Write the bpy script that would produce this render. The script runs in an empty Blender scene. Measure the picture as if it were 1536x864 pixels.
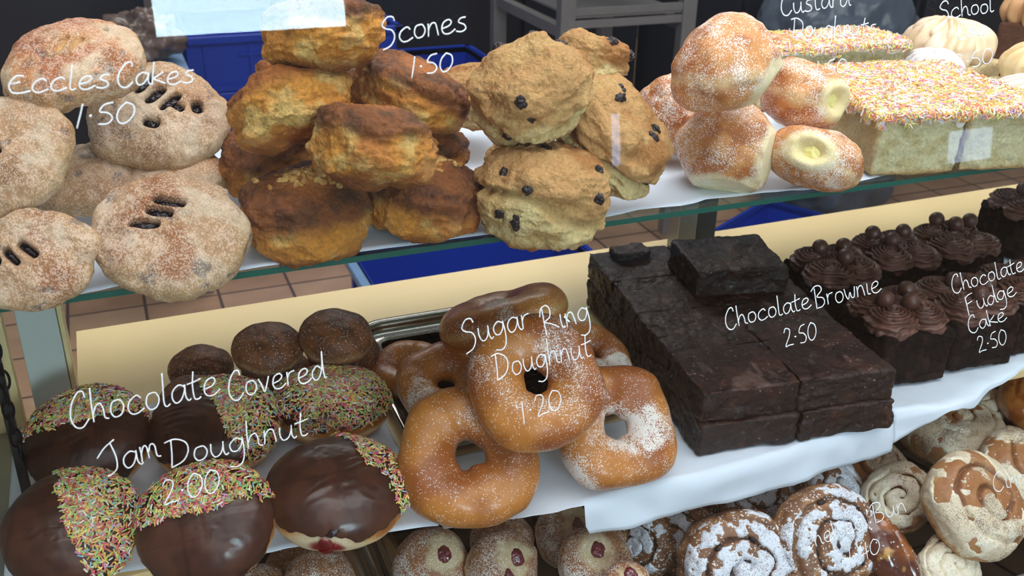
import bpy, math
import numpy as np

# ------------------------------------------------------------------ helpers
scn = bpy.context.scene
COL = scn.collection
PI = math.pi
rng = np.random.default_rng(7)


def lin(r, g, b):
    c = np.array([r, g, b], float) / 255.0
    return np.where(c <= .04045, c / 12.92, ((c + .055) / 1.055) ** 2.4)


def vnoise(P, seed=0):
    P = np.asarray(P, float) + 1000.0 + seed * 17.31
    I = np.floor(P).astype(np.int64)
    f = P - I
    f = f * f * f * (f * (f * 6 - 15) + 10)

    def h(ix, iy, iz):
        n = (ix * 73856093) ^ (iy * 19349663) ^ (iz * 83492791) ^ (seed * 2654435 + 1013904223)
        n &= 0xFFFFFFFF
        n = (n ^ (n >> 13)) * 1274126177 & 0xFFFFFFFF
        n = (n ^ (n >> 16)) * 2246822519 & 0xFFFFFFFF
        n = n ^ (n >> 15)
        return (n & 0xFFFFFF) / float(0xFFFFFF) * 2 - 1
    out = 0
    for dx in (0, 1):
        wx = f[:, 0] if dx else 1 - f[:, 0]
        for dy in (0, 1):
            wy = f[:, 1] if dy else 1 - f[:, 1]
            for dz in (0, 1):
                wz = f[:, 2] if dz else 1 - f[:, 2]
                out = out + wx * wy * wz * h(I[:, 0] + dx, I[:, 1] + dy, I[:, 2] + dz)
    return out


def fbm(P, seed=0, octv=3, gain=.5):
    P = np.asarray(P, float)
    s, a, t = 0, 1.0, 0
    for o in range(octv):
        s = s + a * vnoise(P * 2 ** o, seed + o * 7)
        t += a
        a *= gain
    return s / t * 1.6


def sstep(a, b, x):
    t = np.clip((x - a) / (b - a), 0, 1)
    return t * t * (3 - 2 * t)


def mix(a, b, t):
    a = np.atleast_2d(a); b = np.atleast_2d(b)
    return a + (b - a) * np.asarray(t)[:, None]


_cs = {}


def cube_sphere(n):
    """points on the cube [-1,1]^3 and quads, welded"""
    if n in _cs:
        return _cs[n]
    g = np.linspace(-1, 1, n + 1)
    A, Bq = np.meshgrid(g, g, indexing='ij')
    vs, fs, off = [], [], 0
    idx = np.arange((n + 1) ** 2).reshape(n + 1, n + 1)
    q = np.stack([idx[:-1, :-1], idx[1:, :-1], idx[1:, 1:], idx[:-1, 1:]], -1).reshape(-1, 4)
    for ax in range(3):
        for s in (-1, 1):
            p = np.zeros((n + 1, n + 1, 3))
            p[..., ax] = s
            p[..., (ax + 1) % 3] = A
            p[..., (ax + 2) % 3] = Bq
            vs.append(p.reshape(-1, 3))
            fs.append((q if s > 0 else q[:, ::-1]) + off)
            off += (n + 1) ** 2
    V = np.concatenate(vs); F = np.concatenate(fs)
    key = np.round(V * 1e5).astype(np.int64)
    _, first, inv = np.unique(key, axis=0, return_index=True, return_inverse=True)
    V = V[first]; F = inv.reshape(-1)[F]
    _cs[n] = (V, F)
    return V, F


def sphere_pts(n):
    V, F = cube_sphere(n)
    V = np.tan(V * PI / 4)
    return V / np.linalg.norm(V, axis=1)[:, None], F


def normals(V, F):
    a, b, c, d = V[F[:, 0]], V[F[:, 1]], V[F[:, 2]], V[F[:, 3]]
    fn = np.cross(c - a, d - b)
    N = np.zeros_like(V)
    for k in range(4):
        for j in range(3):
            N[:, j] += np.bincount(F[:, k], weights=fn[:, j], minlength=len(V))
    return N / (np.linalg.norm(N, axis=1)[:, None] + 1e-12)


def superell(n, a, b, c, e1, e2):
    p, F = sphere_pts(n)
    r = ((np.abs(p[:, 0] / a) ** e1 + np.abs(p[:, 1] / b) ** e1) ** (e2 / e1) + np.abs(p[:, 2] / c) ** e2) ** (-1 / e2)
    return p * r[:, None], F, p


def rbox(n, hx, hy, hz, r):
    P, F = cube_sphere(n)
    P = P * np.array([hx, hy, hz])
    Q = np.clip(P, [-hx + r, -hy + r, -hz + r], [hx - r, hy - r, hz - r])
    d = P - Q
    return Q + d / (np.linalg.norm(d, axis=1)[:, None] + 1e-12) * r, F


def mesh(name, V, F, mat, parent=None, col=None, smooth=True, loc=None, label=None):
    V = np.asarray(V, float)
    me = bpy.data.meshes.new(name)
    if isinstance(F, np.ndarray):
        k = F.shape[1]
        me.vertices.add(len(V)); me.vertices.foreach_set('co', V.ravel())
        me.loops.add(F.size); me.loops.foreach_set('vertex_index', F.ravel().astype(np.int32))
        me.polygons.add(len(F)); me.polygons.foreach_set('loop_start', np.arange(0, F.size, k, dtype=np.int32))
        me.polygons.foreach_set('loop_total', np.full(len(F), k, dtype=np.int32))
        me.update(calc_edges=True)
    else:
        me.from_pydata([tuple(v) for v in V], [], F)
    if smooth:
        me.polygons.foreach_set('use_smooth', np.ones(len(me.polygons), dtype=bool))
    if col is not None:
        ca = me.color_attributes.new('Col', 'FLOAT_COLOR', 'POINT')
        c = np.ones((len(V), 4)); c[:, 3] = 0
        c[:, :col.shape[1]] = col
        ca.data.foreach_set('color', c.ravel())
    me.materials.append(mat)
    me.validate()
    o = bpy.data.objects.new(name, me)
    COL.objects.link(o)
    if parent is not None:
        o.parent = parent
    if loc is not None:
        o.location = loc
    if label:
        o['label'] = label
    return o


def empty(name, loc, label, cat, group=None, R=None):
    o = bpy.data.objects.new(name, None)
    o.empty_display_size = .02
    COL.objects.link(o)
    setpose(o, loc, R)
    o['label'] = label; o['category'] = cat
    if group:
        o['group'] = group
    return o


def tag(o, label, cat, group=None):
    o['label'] = label; o['category'] = cat
    if group:
        o['group'] = group
    return o


def setpose(o, loc, R=None):
    o.location = loc
    if R is not None:
        from mathutils import Matrix
        o.rotation_euler = Matrix(R).to_euler()


def rotz(a):
    c, s = math.cos(a), math.sin(a)
    return np.array([[c, -s, 0], [s, c, 0], [0, 0, 1.]])


class MB:
    """collects boxes / quads / tubes into one mesh"""
    def __init__(self): self.v = []; self.f = []; self.c = []

    def add(self, V, F, c=None):
        o = sum(len(x) for x in self.v)
        self.v.append(np.asarray(V, float)); self.f += [[int(i) + o for i in q] for q in F]
        if c is not None:
            self.c.append(np.tile(np.asarray(c, float), (len(V), 1)))

    def box(self, x0, x1, y0, y1, z0, z1, R=None, T=(0, 0, 0), bev=.0):
        b = min(bev, (x1 - x0) / 2.01, (y1 - y0) / 2.01, (z1 - z0) / 2.01)
        V = np.array([[x, y, z] for x in (x0, x1) for y in (y0, y1) for z in (z0, z1)], float)
        F = [[0, 1, 3, 2], [4, 6, 7, 5], [0, 4, 5, 1], [2, 3, 7, 6], [0, 2, 6, 4], [1, 5, 7, 3]]
        if b > 0:
            cx = np.array([(x0 + x1) / 2, (y0 + y1) / 2, (z0 + z1) / 2]); hh = np.array([(x1 - x0) / 2, (y1 - y0) / 2, (z1 - z0) / 2])
            P, Fq = rbox(4, *hh, b)
            # pull the inner grid lines to the bevel
            G, _ = cube_sphere(4)
            sgn = np.sign(G); lv = np.abs(G)
            q = np.where(lv > .9, hh, np.where(lv > .1, hh - b, 0)) * sgn
            Q = np.clip(q, -(hh - b), hh - b); d = q - Q
            nn = np.linalg.norm(d, axis=1)[:, None]
            V = Q + np.where(nn > 0, d / (nn + 1e-12) * b, 0) + cx
            F = [list(r) for r in Fq]
        if R is not None:
            V = V @ np.asarray(R).T
        self.add(V + np.array(T), F)

    def tube(self, pts, r, k=8, closed=False, flat=None, nrm=None, c=None):
        pts = np.asarray(pts, float); m = len(pts)
        if m < 2:
            return
        if closed:
            T = np.roll(pts, -1, 0) - np.roll(pts, 1, 0)
        else:
            T = np.gradient(pts, axis=0)
        T /= np.linalg.norm(T, axis=1)[:, None] + 1e-12
        if nrm is None:
            ref = np.array([0, 0, 1.]) if abs(T[0][2]) < .9 else np.array([1., 0, 0])
            Nn = []
            n0 = np.cross(T[0], ref); n0 /= np.linalg.norm(n0)
            for t in T:
                n0 = n0 - t * (n0 @ t); n0 /= np.linalg.norm(n0) + 1e-12; Nn.append(n0)
            Nn = np.array(Nn)
        else:
            Nn = np.tile(np.asarray(nrm, float), (m, 1)); Nn -= T * np.sum(Nn * T, 1)[:, None]
            Nn /= np.linalg.norm(Nn, axis=1)[:, None] + 1e-12
        Bn = np.cross(T, Nn)
        r = np.broadcast_to(np.asarray(r, float), (m,))
        V = []
        for j in range(k):
            a = 2 * PI * j / k
            V.append(pts + (Nn * math.cos(a) * (flat if flat else 1) + Bn * math.sin(a)) * r[:, None])
        V = np.stack(V, 1).reshape(-1, 3)
        F = []
        for i in range(m if closed else m - 1):
            i2 = (i + 1) % m
            for j in range(k):
                j2 = (j + 1) % k
                F.append([i * k + j, i * k + j2, i2 * k + j2, i2 * k + j])
        if not closed:
            F.append([j for j in range(k)][::-1]); F.append([(m - 1) * k + j for j in range(k)])
        self.add(V, F, c)

    def build(self, name, mat, parent=None, smooth=False, loc=None, label=None):
        V = np.concatenate(self.v)
        col = np.concatenate(self.c) if self.c else None
        o = mesh(name, V, self.f, mat, parent, col, smooth, loc, label)
        return o


# ------------------------------------------------------------------ materials
def newmat(name):
    m = bpy.data.materials.new(name); m.use_nodes = True
    nt = m.node_tree
    b = nt.nodes['Principled BSDF']
    return m, nt, b


def flat_mat(name, rgb, rough=.5, metal=0, coat=0, var=.0, scale=20, bump=0, bscale=200, spec=.5):
    m, nt, b = newmat(name)
    c = lin(*rgb)
    b.inputs['Base Color'].default_value = (*c, 1)
    b.inputs['Roughness'].default_value = rough
    b.inputs['Metallic'].default_value = metal
    b.inputs['Specular IOR Level'].default_value = spec
    b.inputs['Coat Weight'].default_value = coat
    tc = nt.nodes.new('ShaderNodeTexCoord')
    if var:
        n = nt.nodes.new('ShaderNodeTexNoise'); n.inputs['Scale'].default_value = scale; n.inputs['Detail'].default_value = 5
        nt.links.new(tc.outputs['Object'], n.inputs['Vector'])
        r = nt.nodes.new('ShaderNodeMapRange'); r.inputs['From Min'].default_value = .3; r.inputs['From Max'].default_value = .7
        r.inputs['To Min'].default_value = 1 - var; r.inputs['To Max'].default_value = 1 + var
        nt.links.new(n.outputs['Fac'], r.inputs['Value'])
        h = nt.nodes.new('ShaderNodeVectorMath'); h.operation = 'SCALE'; h.inputs[0].default_value = tuple(c)
        nt.links.new(r.outputs['Result'], h.inputs['Scale'])
        nt.links.new(h.outputs['Vector'], b.inputs['Base Color'])
    if bump:
        n = nt.nodes.new('ShaderNodeTexNoise'); n.inputs['Scale'].default_value = bscale; n.inputs['Detail'].default_value = 4
        nt.links.new(tc.outputs['Object'], n.inputs['Vector'])
        bp = nt.nodes.new('ShaderNodeBump'); bp.inputs['Strength'].default_value = bump; bp.inputs['Distance'].default_value = .001
        nt.links.new(n.outputs['Fac'], bp.inputs['Height']); nt.links.new(bp.outputs['Normal'], b.inputs['Normal'])
    return m


def pastry_mat(name, rough=.6, spec=.4, coat=0, grain=1100, sugar=(250, 246, 240), var=.16, vscale=220, bump=.5, bdist=.0012, bscale=450, sss=0, clump=90, gmix=.8):
    """colour from the 'Col' attribute (bake colour), its alpha is how thickly it is sugared"""
    m, nt, b = newmat(name)
    L = nt.links.new
    at = nt.nodes.new('ShaderNodeAttribute'); at.attribute_name = 'Col'
    tc = nt.nodes.new('ShaderNodeTexCoord')

    def noise(scale, det=3, rg=.6):
        n = nt.nodes.new('ShaderNodeTexNoise'); n.inputs['Scale'].default_value = scale; n.inputs['Detail'].default_value = det
        n.inputs['Roughness'].default_value = rg
        L(tc.outputs['Object'], n.inputs['Vector']); return n
    n1 = noise(vscale, 5, .65)
    r = nt.nodes.new('ShaderNodeMapRange'); r.inputs['From Min'].default_value = .3; r.inputs['From Max'].default_value = .7
    r.inputs['To Min'].default_value = 1 - var; r.inputs['To Max'].default_value = 1 + var
    L(n1.outputs['Fac'], r.inputs['Value'])
    sc = nt.nodes.new('ShaderNodeVectorMath'); sc.operation = 'SCALE'
    L(at.outputs['Color'], sc.inputs[0]); L(r.outputs['Result'], sc.inputs['Scale'])
    # sugar grains: fine cells gated by the amount and by clumps
    vo = nt.nodes.new('ShaderNodeTexVoronoi'); vo.inputs['Scale'].default_value = grain
    L(tc.outputs['Object'], vo.inputs['Vector'])
    sepc = nt.nodes.new('ShaderNodeSeparateColor'); L(vo.outputs['Color'], sepc.inputs['Color'])
    n3 = noise(clump, 4, .7)
    am = nt.nodes.new('ShaderNodeMath'); am.operation = 'MULTIPLY'
    L(at.outputs['Alpha'], am.inputs[0])
    cm = nt.nodes.new('ShaderNodeMapRange'); cm.inputs['From Min'].default_value = .35; cm.inputs['From Max'].default_value = .72
    cm.inputs['To Min'].default_value = .25; cm.inputs['To Max'].default_value = 1.7
    L(n3.outputs['Fac'], cm.inputs['Value']); L(cm.outputs['Result'], am.inputs[1])
    lt = nt.nodes.new('ShaderNodeMath'); lt.operation = 'LESS_THAN'
    L(sepc.outputs['Red'], lt.inputs[0]); L(am.outputs[0], lt.inputs[1])
    mg = nt.nodes.new('ShaderNodeMath'); mg.operation = 'MULTIPLY'; mg.inputs[1].default_value = gmix; L(lt.outputs[0], mg.inputs[0])
    mx = nt.nodes.new('ShaderNodeMix'); mx.data_type = 'RGBA'
    L(mg.outputs[0], mx.inputs['Factor']); L(sc.outputs['Vector'], mx.inputs['A']); mx.inputs['B'].default_value = (*lin(*sugar), 1)
    L(mx.outputs['Result'], b.inputs['Base Color'])
    n2 = noise(bscale, 5, .6)
    ad = nt.nodes.new('ShaderNodeMath'); ad.operation = 'MULTIPLY_ADD'; ad.inputs[1].default_value = .35
    L(lt.outputs[0], ad.inputs[0]); L(n2.outputs['Fac'], ad.inputs[2])
    bp = nt.nodes.new('ShaderNodeBump'); bp.inputs['Strength'].default_value = bump; bp.inputs['Distance'].default_value = bdist
    L(ad.outputs[0], bp.inputs['Height']); L(bp.outputs['Normal'], b.inputs['Normal'])
    b.inputs['Roughness'].default_value = rough
    b.inputs['Specular IOR Level'].default_value = spec
    b.inputs['Coat Weight'].default_value = coat
    b.inputs['Coat Roughness'].default_value = .15
    if sss:
        b.inputs['Subsurface Weight'].default_value = sss
        b.inputs['Subsurface Radius'].default_value = (1, .5, .25); b.inputs['Subsurface Scale'].default_value = .003
    return m


M = {}
M['eccles'] = pastry_mat('sugared_flaky_pastry', .7, .3, grain=1500, sugar=(240, 214, 192), clump=110, bump=.9, gmix=.5)
M['cheese'] = pastry_mat('cheese_scone_crust', .55, .4, grain=900, var=.34, vscale=330, bump=1, bdist=.0032, bscale=420)
M['fruit'] = pastry_mat('scone_crust', .7, .3, grain=900, var=.22, vscale=380, bump=1, bdist=.003, bscale=480)
M['dough'] = pastry_mat('sugared_fried_dough', .5, .4, grain=1900, bump=.45, var=.1, vscale=120)
M['ring'] = pastry_mat('ring_doughnut_crust', .38, .5, coat=.15, grain=1800, bump=.35, var=.12, vscale=110, clump=70)
M['icing'] = pastry_mat('chocolate_icing', .33, .45, coat=.12, bump=.15, var=.06, vscale=60, bscale=120)
M['brownie'] = pastry_mat('brownie_crust', .46, .38, coat=.05, grain=700, bump=.9, bdist=.002, bscale=260, var=.22, vscale=130, sugar=(150, 120, 105), clump=60)
M['sponge'] = pastry_mat('cake_sponge', .9, .2, bump=1.0, bdist=.003, bscale=500, var=.2, vscale=380)
M['bun'] = pastry_mat('sticky_bun_dough', .45, .45, coat=.1, bump=.5, grain=900, var=.15)
M['glaze'] = pastry_mat('caramel_glaze_dough', .2, .6, coat=.6, bump=.1, grain=900, var=.12, vscale=60)
M['bicing'] = pastry_mat('water_icing', .4, .45, bump=.7, var=.08, grain=1700, sugar=(120, 74, 52), clump=45, bscale=300, gmix=.75)
M['cream'] = pastry_mat('piped_cream', .5, .4, bump=.15, var=.03, sss=.0)
M['fudge'] = pastry_mat('fudge_frosting', .4, .45, bump=.15, var=.06)
M['sprinkle'] = pastry_mat('sugar_strands', .4, .4, bump=0, var=.02)
M['currant'] = flat_mat('dried_currant', (34, 20, 22), .35, var=.4, scale=300, bump=.8, bscale=500)
M['filling'] = flat_mat('dark_fruit_filling', (30, 16, 22), .25, var=.4, scale=300, bump=.6, bscale=400)
M['jam'] = flat_mat('red_jam', (120, 18, 30), .12, coat=.5, var=.25, scale=150)
M['plumjam'] = flat_mat('purple_jam', (105, 38, 48), .15, coat=.5, var=.25, scale=150)
M['custard'] = flat_mat('yellow_custard', (246, 232, 150), .35, var=.05, scale=100)
M['ball'] = flat_mat('chocolate_ball_coating', (92, 58, 48), .38, var=.08, scale=60)
M['paper'] = flat_mat('white_parchment', (224, 233, 246), .6, var=.02, scale=8, bump=.15, bscale=60)
M['deck'] = flat_mat('cream_laminate', (240, 212, 156), .45, var=.03, scale=6)
M['steel'] = flat_mat('brushed_steel', (150, 150, 148), .35, metal=.8, var=.06, scale=30)
M['tray'] = flat_mat('polished_tray_steel', (170, 168, 160), .22, metal=1, var=.04, scale=20)
M['white_post'] = flat_mat('white_painted_metal', (206, 208, 200), .4)
M['dark_metal'] = flat_mat('dark_metal', (62, 62, 62), .4, metal=.6)
M['chain'] = flat_mat('black_chain_steel', (34, 34, 40), .3, metal=.7)
M['blue'] = flat_mat('blue_crate_plastic', (26, 62, 176), .38, var=.08, scale=5)
M['pale_blue'] = flat_mat('worn_pale_blue_plastic', (130, 165, 205), .45, var=.08, scale=20)
M['black'] = flat_mat('black_enamel', (44, 44, 54), .35, var=.06, scale=4)
M['rackmetal'] = flat_mat('rack_metal', (142, 138, 136), .45, metal=.3, var=.08, scale=12)
M['greywall'] = flat_mat('grey_wall_paint', (120, 116, 116), .8, var=.05, scale=3)
M['bag'] = flat_mat('clear_bread_bag', (120, 100, 92), .25, var=.35, scale=25, bump=.8, bscale=40)
M['pen'] = flat_mat('white_chalk_pen', (250, 252, 255), .5)
M['pen'].node_tree.nodes['Principled BSDF'].inputs['Base Color'].default_value = (.97, .98, 1, 1)


def floor_mat():
    m, nt, b = newmat('quarry_tiles')
    L = nt.links.new
    tc = nt.nodes.new('ShaderNodeTexCoord')
    mp = nt.nodes.new('ShaderNodeMapping'); mp.inputs['Location'].default_value = (-.006, -2.585 + .1935 * 14, 0)
    L(tc.outputs['Object'], mp.inputs['Vector'])
    br = nt.nodes.new('ShaderNodeTexBrick'); br.offset = 0; br.squash = 1
    br.inputs['Scale'].default_value = 1; br.inputs['Brick Width'].default_value = .1935; br.inputs['Row Height'].default_value = .1935
    br.inputs['Mortar Size'].default_value = .0045; br.inputs['Mortar Smooth'].default_value = .2; br.inputs['Bias'].default_value = 0
    br.inputs['Color1'].default_value = (*lin(196, 158, 128), 1); br.inputs['Color2'].default_value = (*lin(178, 138, 108), 1)
    br.inputs['Mortar'].default_value = (*lin(92, 74, 66), 1)
    L(mp.outputs['Vector'], br.inputs['Vector'])
    n = nt.nodes.new('ShaderNodeTexNoise'); n.inputs['Scale'].default_value = 9; n.inputs['Detail'].default_value = 6
    L(tc.outputs['Object'], n.inputs['Vector'])
    r = nt.nodes.new('ShaderNodeMapRange'); r.inputs['From Min'].default_value = .3; r.inputs['From Max'].default_value = .7
    r.inputs['To Min'].default_value = .82; r.inputs['To Max'].default_value = 1.12
    L(n.outputs['Fac'], r.inputs['Value'])
    sc = nt.nodes.new('ShaderNodeVectorMath'); sc.operation = 'SCALE'
    L(br.outputs['Color'], sc.inputs[0]); L(r.outputs['Result'], sc.inputs['Scale'])
    L(sc.outputs['Vector'], b.inputs['Base Color'])
    b.inputs['Roughness'].default_value = .45
    return m


def glass_mat(name, tint=(1, 1, 1), edge=None):
    m, nt, b = newmat(name)
    L = nt.links.new
    nt.nodes.remove(b)
    out = nt.nodes['Material Output']
    fr = nt.nodes.new('ShaderNodeFresnel'); fr.inputs['IOR'].default_value = 1.5
    tr = nt.nodes.new('ShaderNodeBsdfTransparent'); tr.inputs['Color'].default_value = (*tint, 1)
    gl = nt.nodes.new('ShaderNodeBsdfGlossy'); gl.inputs['Roughness'].default_value = 0.0
    # outer faces only: the back faces just let the light through
    geo = nt.nodes.new('ShaderNodeNewGeometry')
    mu = nt.nodes.new('ShaderNodeMath'); mu.operation = 'SUBTRACT'; mu.inputs[0].default_value = 1
    L(geo.outputs['Backfacing'], mu.inputs[1])
    m2 = nt.nodes.new('ShaderNodeMath'); m2.operation = 'MULTIPLY'
    L(mu.outputs[0], m2.inputs[0]); L(fr.outputs[0], m2.inputs[1])
    mx = nt.nodes.new('ShaderNodeMixShader')
    L(m2.outputs[0], mx.inputs[0]); L(tr.outputs[0], mx.inputs[1]); L(gl.outputs[0], mx.inputs[2])
    L(mx.outputs[0], out.inputs['Surface'])
    return m


M['floor'] = floor_mat()
M['glass'] = glass_mat('clear_glass', (.985, .992, .99))
M['shelf_glass'] = glass_mat('shelf_glass', (.86, .95, .92))
M['glass_edge'] = flat_mat('green_glass_edge', (22, 92, 80), .15, coat=.3)


def emis(name, rgb, s):
    m, nt, b = newmat(name)
    b.inputs['Base Color'].default_value = (0, 0, 0, 1)
    b.inputs['Emission Color'].default_value = (*lin(*rgb), 1)
    b.inputs['Emission Strength'].default_value = s
    return m


# ------------------------------------------------------------------ sprinkles
SPR = np.array([lin(*c) for c in [(236, 92, 120), (246, 208, 96), (168, 206, 110), (240, 140, 70), (250, 240, 220), (206, 60, 70), (230, 160, 200), (150, 190, 214), (250, 232, 140)]]) * .85 + .07


def strands(name, P, N, mat, parent, L=.0042, r=.00055, seed=0, pal=SPR, pw=None, lift=.0, tilt=.25, group=None):
    g = np.random.default_rng(seed)
    m = len(P)
    t = g.normal(size=(m, 3)); t -= N * np.sum(t * N, 1)[:, None]
    t /= np.linalg.norm(t, axis=1)[:, None]
    t = t + N * g.normal(0, tilt, m)[:, None]
    t /= np.linalg.norm(t, axis=1)[:, None]
    u = N - t * np.sum(N * t, 1)[:, None]; u /= np.linalg.norm(u, axis=1)[:, None]
    w = np.cross(t, u)
    Ls = L * g.uniform(.7, 1.15, m); k = 5
    C = P + N * (r * .8 + lift * g.random(m))[:, None]
    rings = []
    for s, q in ((-.5, .45), (-.4, 1), (.4, 1), (.5, .45)):
        for j in range(k):
            a = 2 * PI * j / k
            rings.append(C + t * (Ls * s)[:, None] + (u * math.cos(a) + w * math.sin(a)) * r * q)
    V = np.stack(rings, 1).reshape(-1, 3)
    base = (np.arange(m) * 4 * k)[:, None, None]
    f = []
    for i in range(3):
        for j in range(k):
            j2 = (j + 1) % k
            f.append([i * k + j, i * k + j2, (i + 1) * k + j2, (i + 1) * k + j])
    f.append([0, 1, 2, 3]); f.append([3 * k + 3, 3 * k + 2, 3 * k + 1, 3 * k])
    F = (np.array(f)[None] + base).reshape(-1, 4)
    ci = g.choice(len(pal), m, p=pw)
    c = pal[ci] * g.uniform(.85, 1.1, m)[:, None]
    o = mesh(name, V, F, mat, parent, np.repeat(c, 4 * k, 0))
    o['kind'] = 'stuff'
    return o


def blob(name, c, dims, mat, parent, n=10, rough=.1, seed=0, R=None, label=None, freq=2.0):
    V, F, p = superell(n, *dims, 2, 2)
    V = V * (1 + rough * fbm(p * freq, seed, 3))[:, None]
    if R is not None:
        V = V @ np.asarray(R).T
    return mesh(name, V + np.asarray(c), F, mat, parent, None, True, None, label)


def frame(n):
    n = np.asarray(n, float); n = n / np.linalg.norm(n)
    a = np.array([0, 0, 1.]) if abs(n[2]) < .9 else np.array([1., 0, 0])
    x = np.cross(a, n); x /= np.linalg.norm(x)
    return np.stack([x, np.cross(n, x), n], 1)

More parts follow.
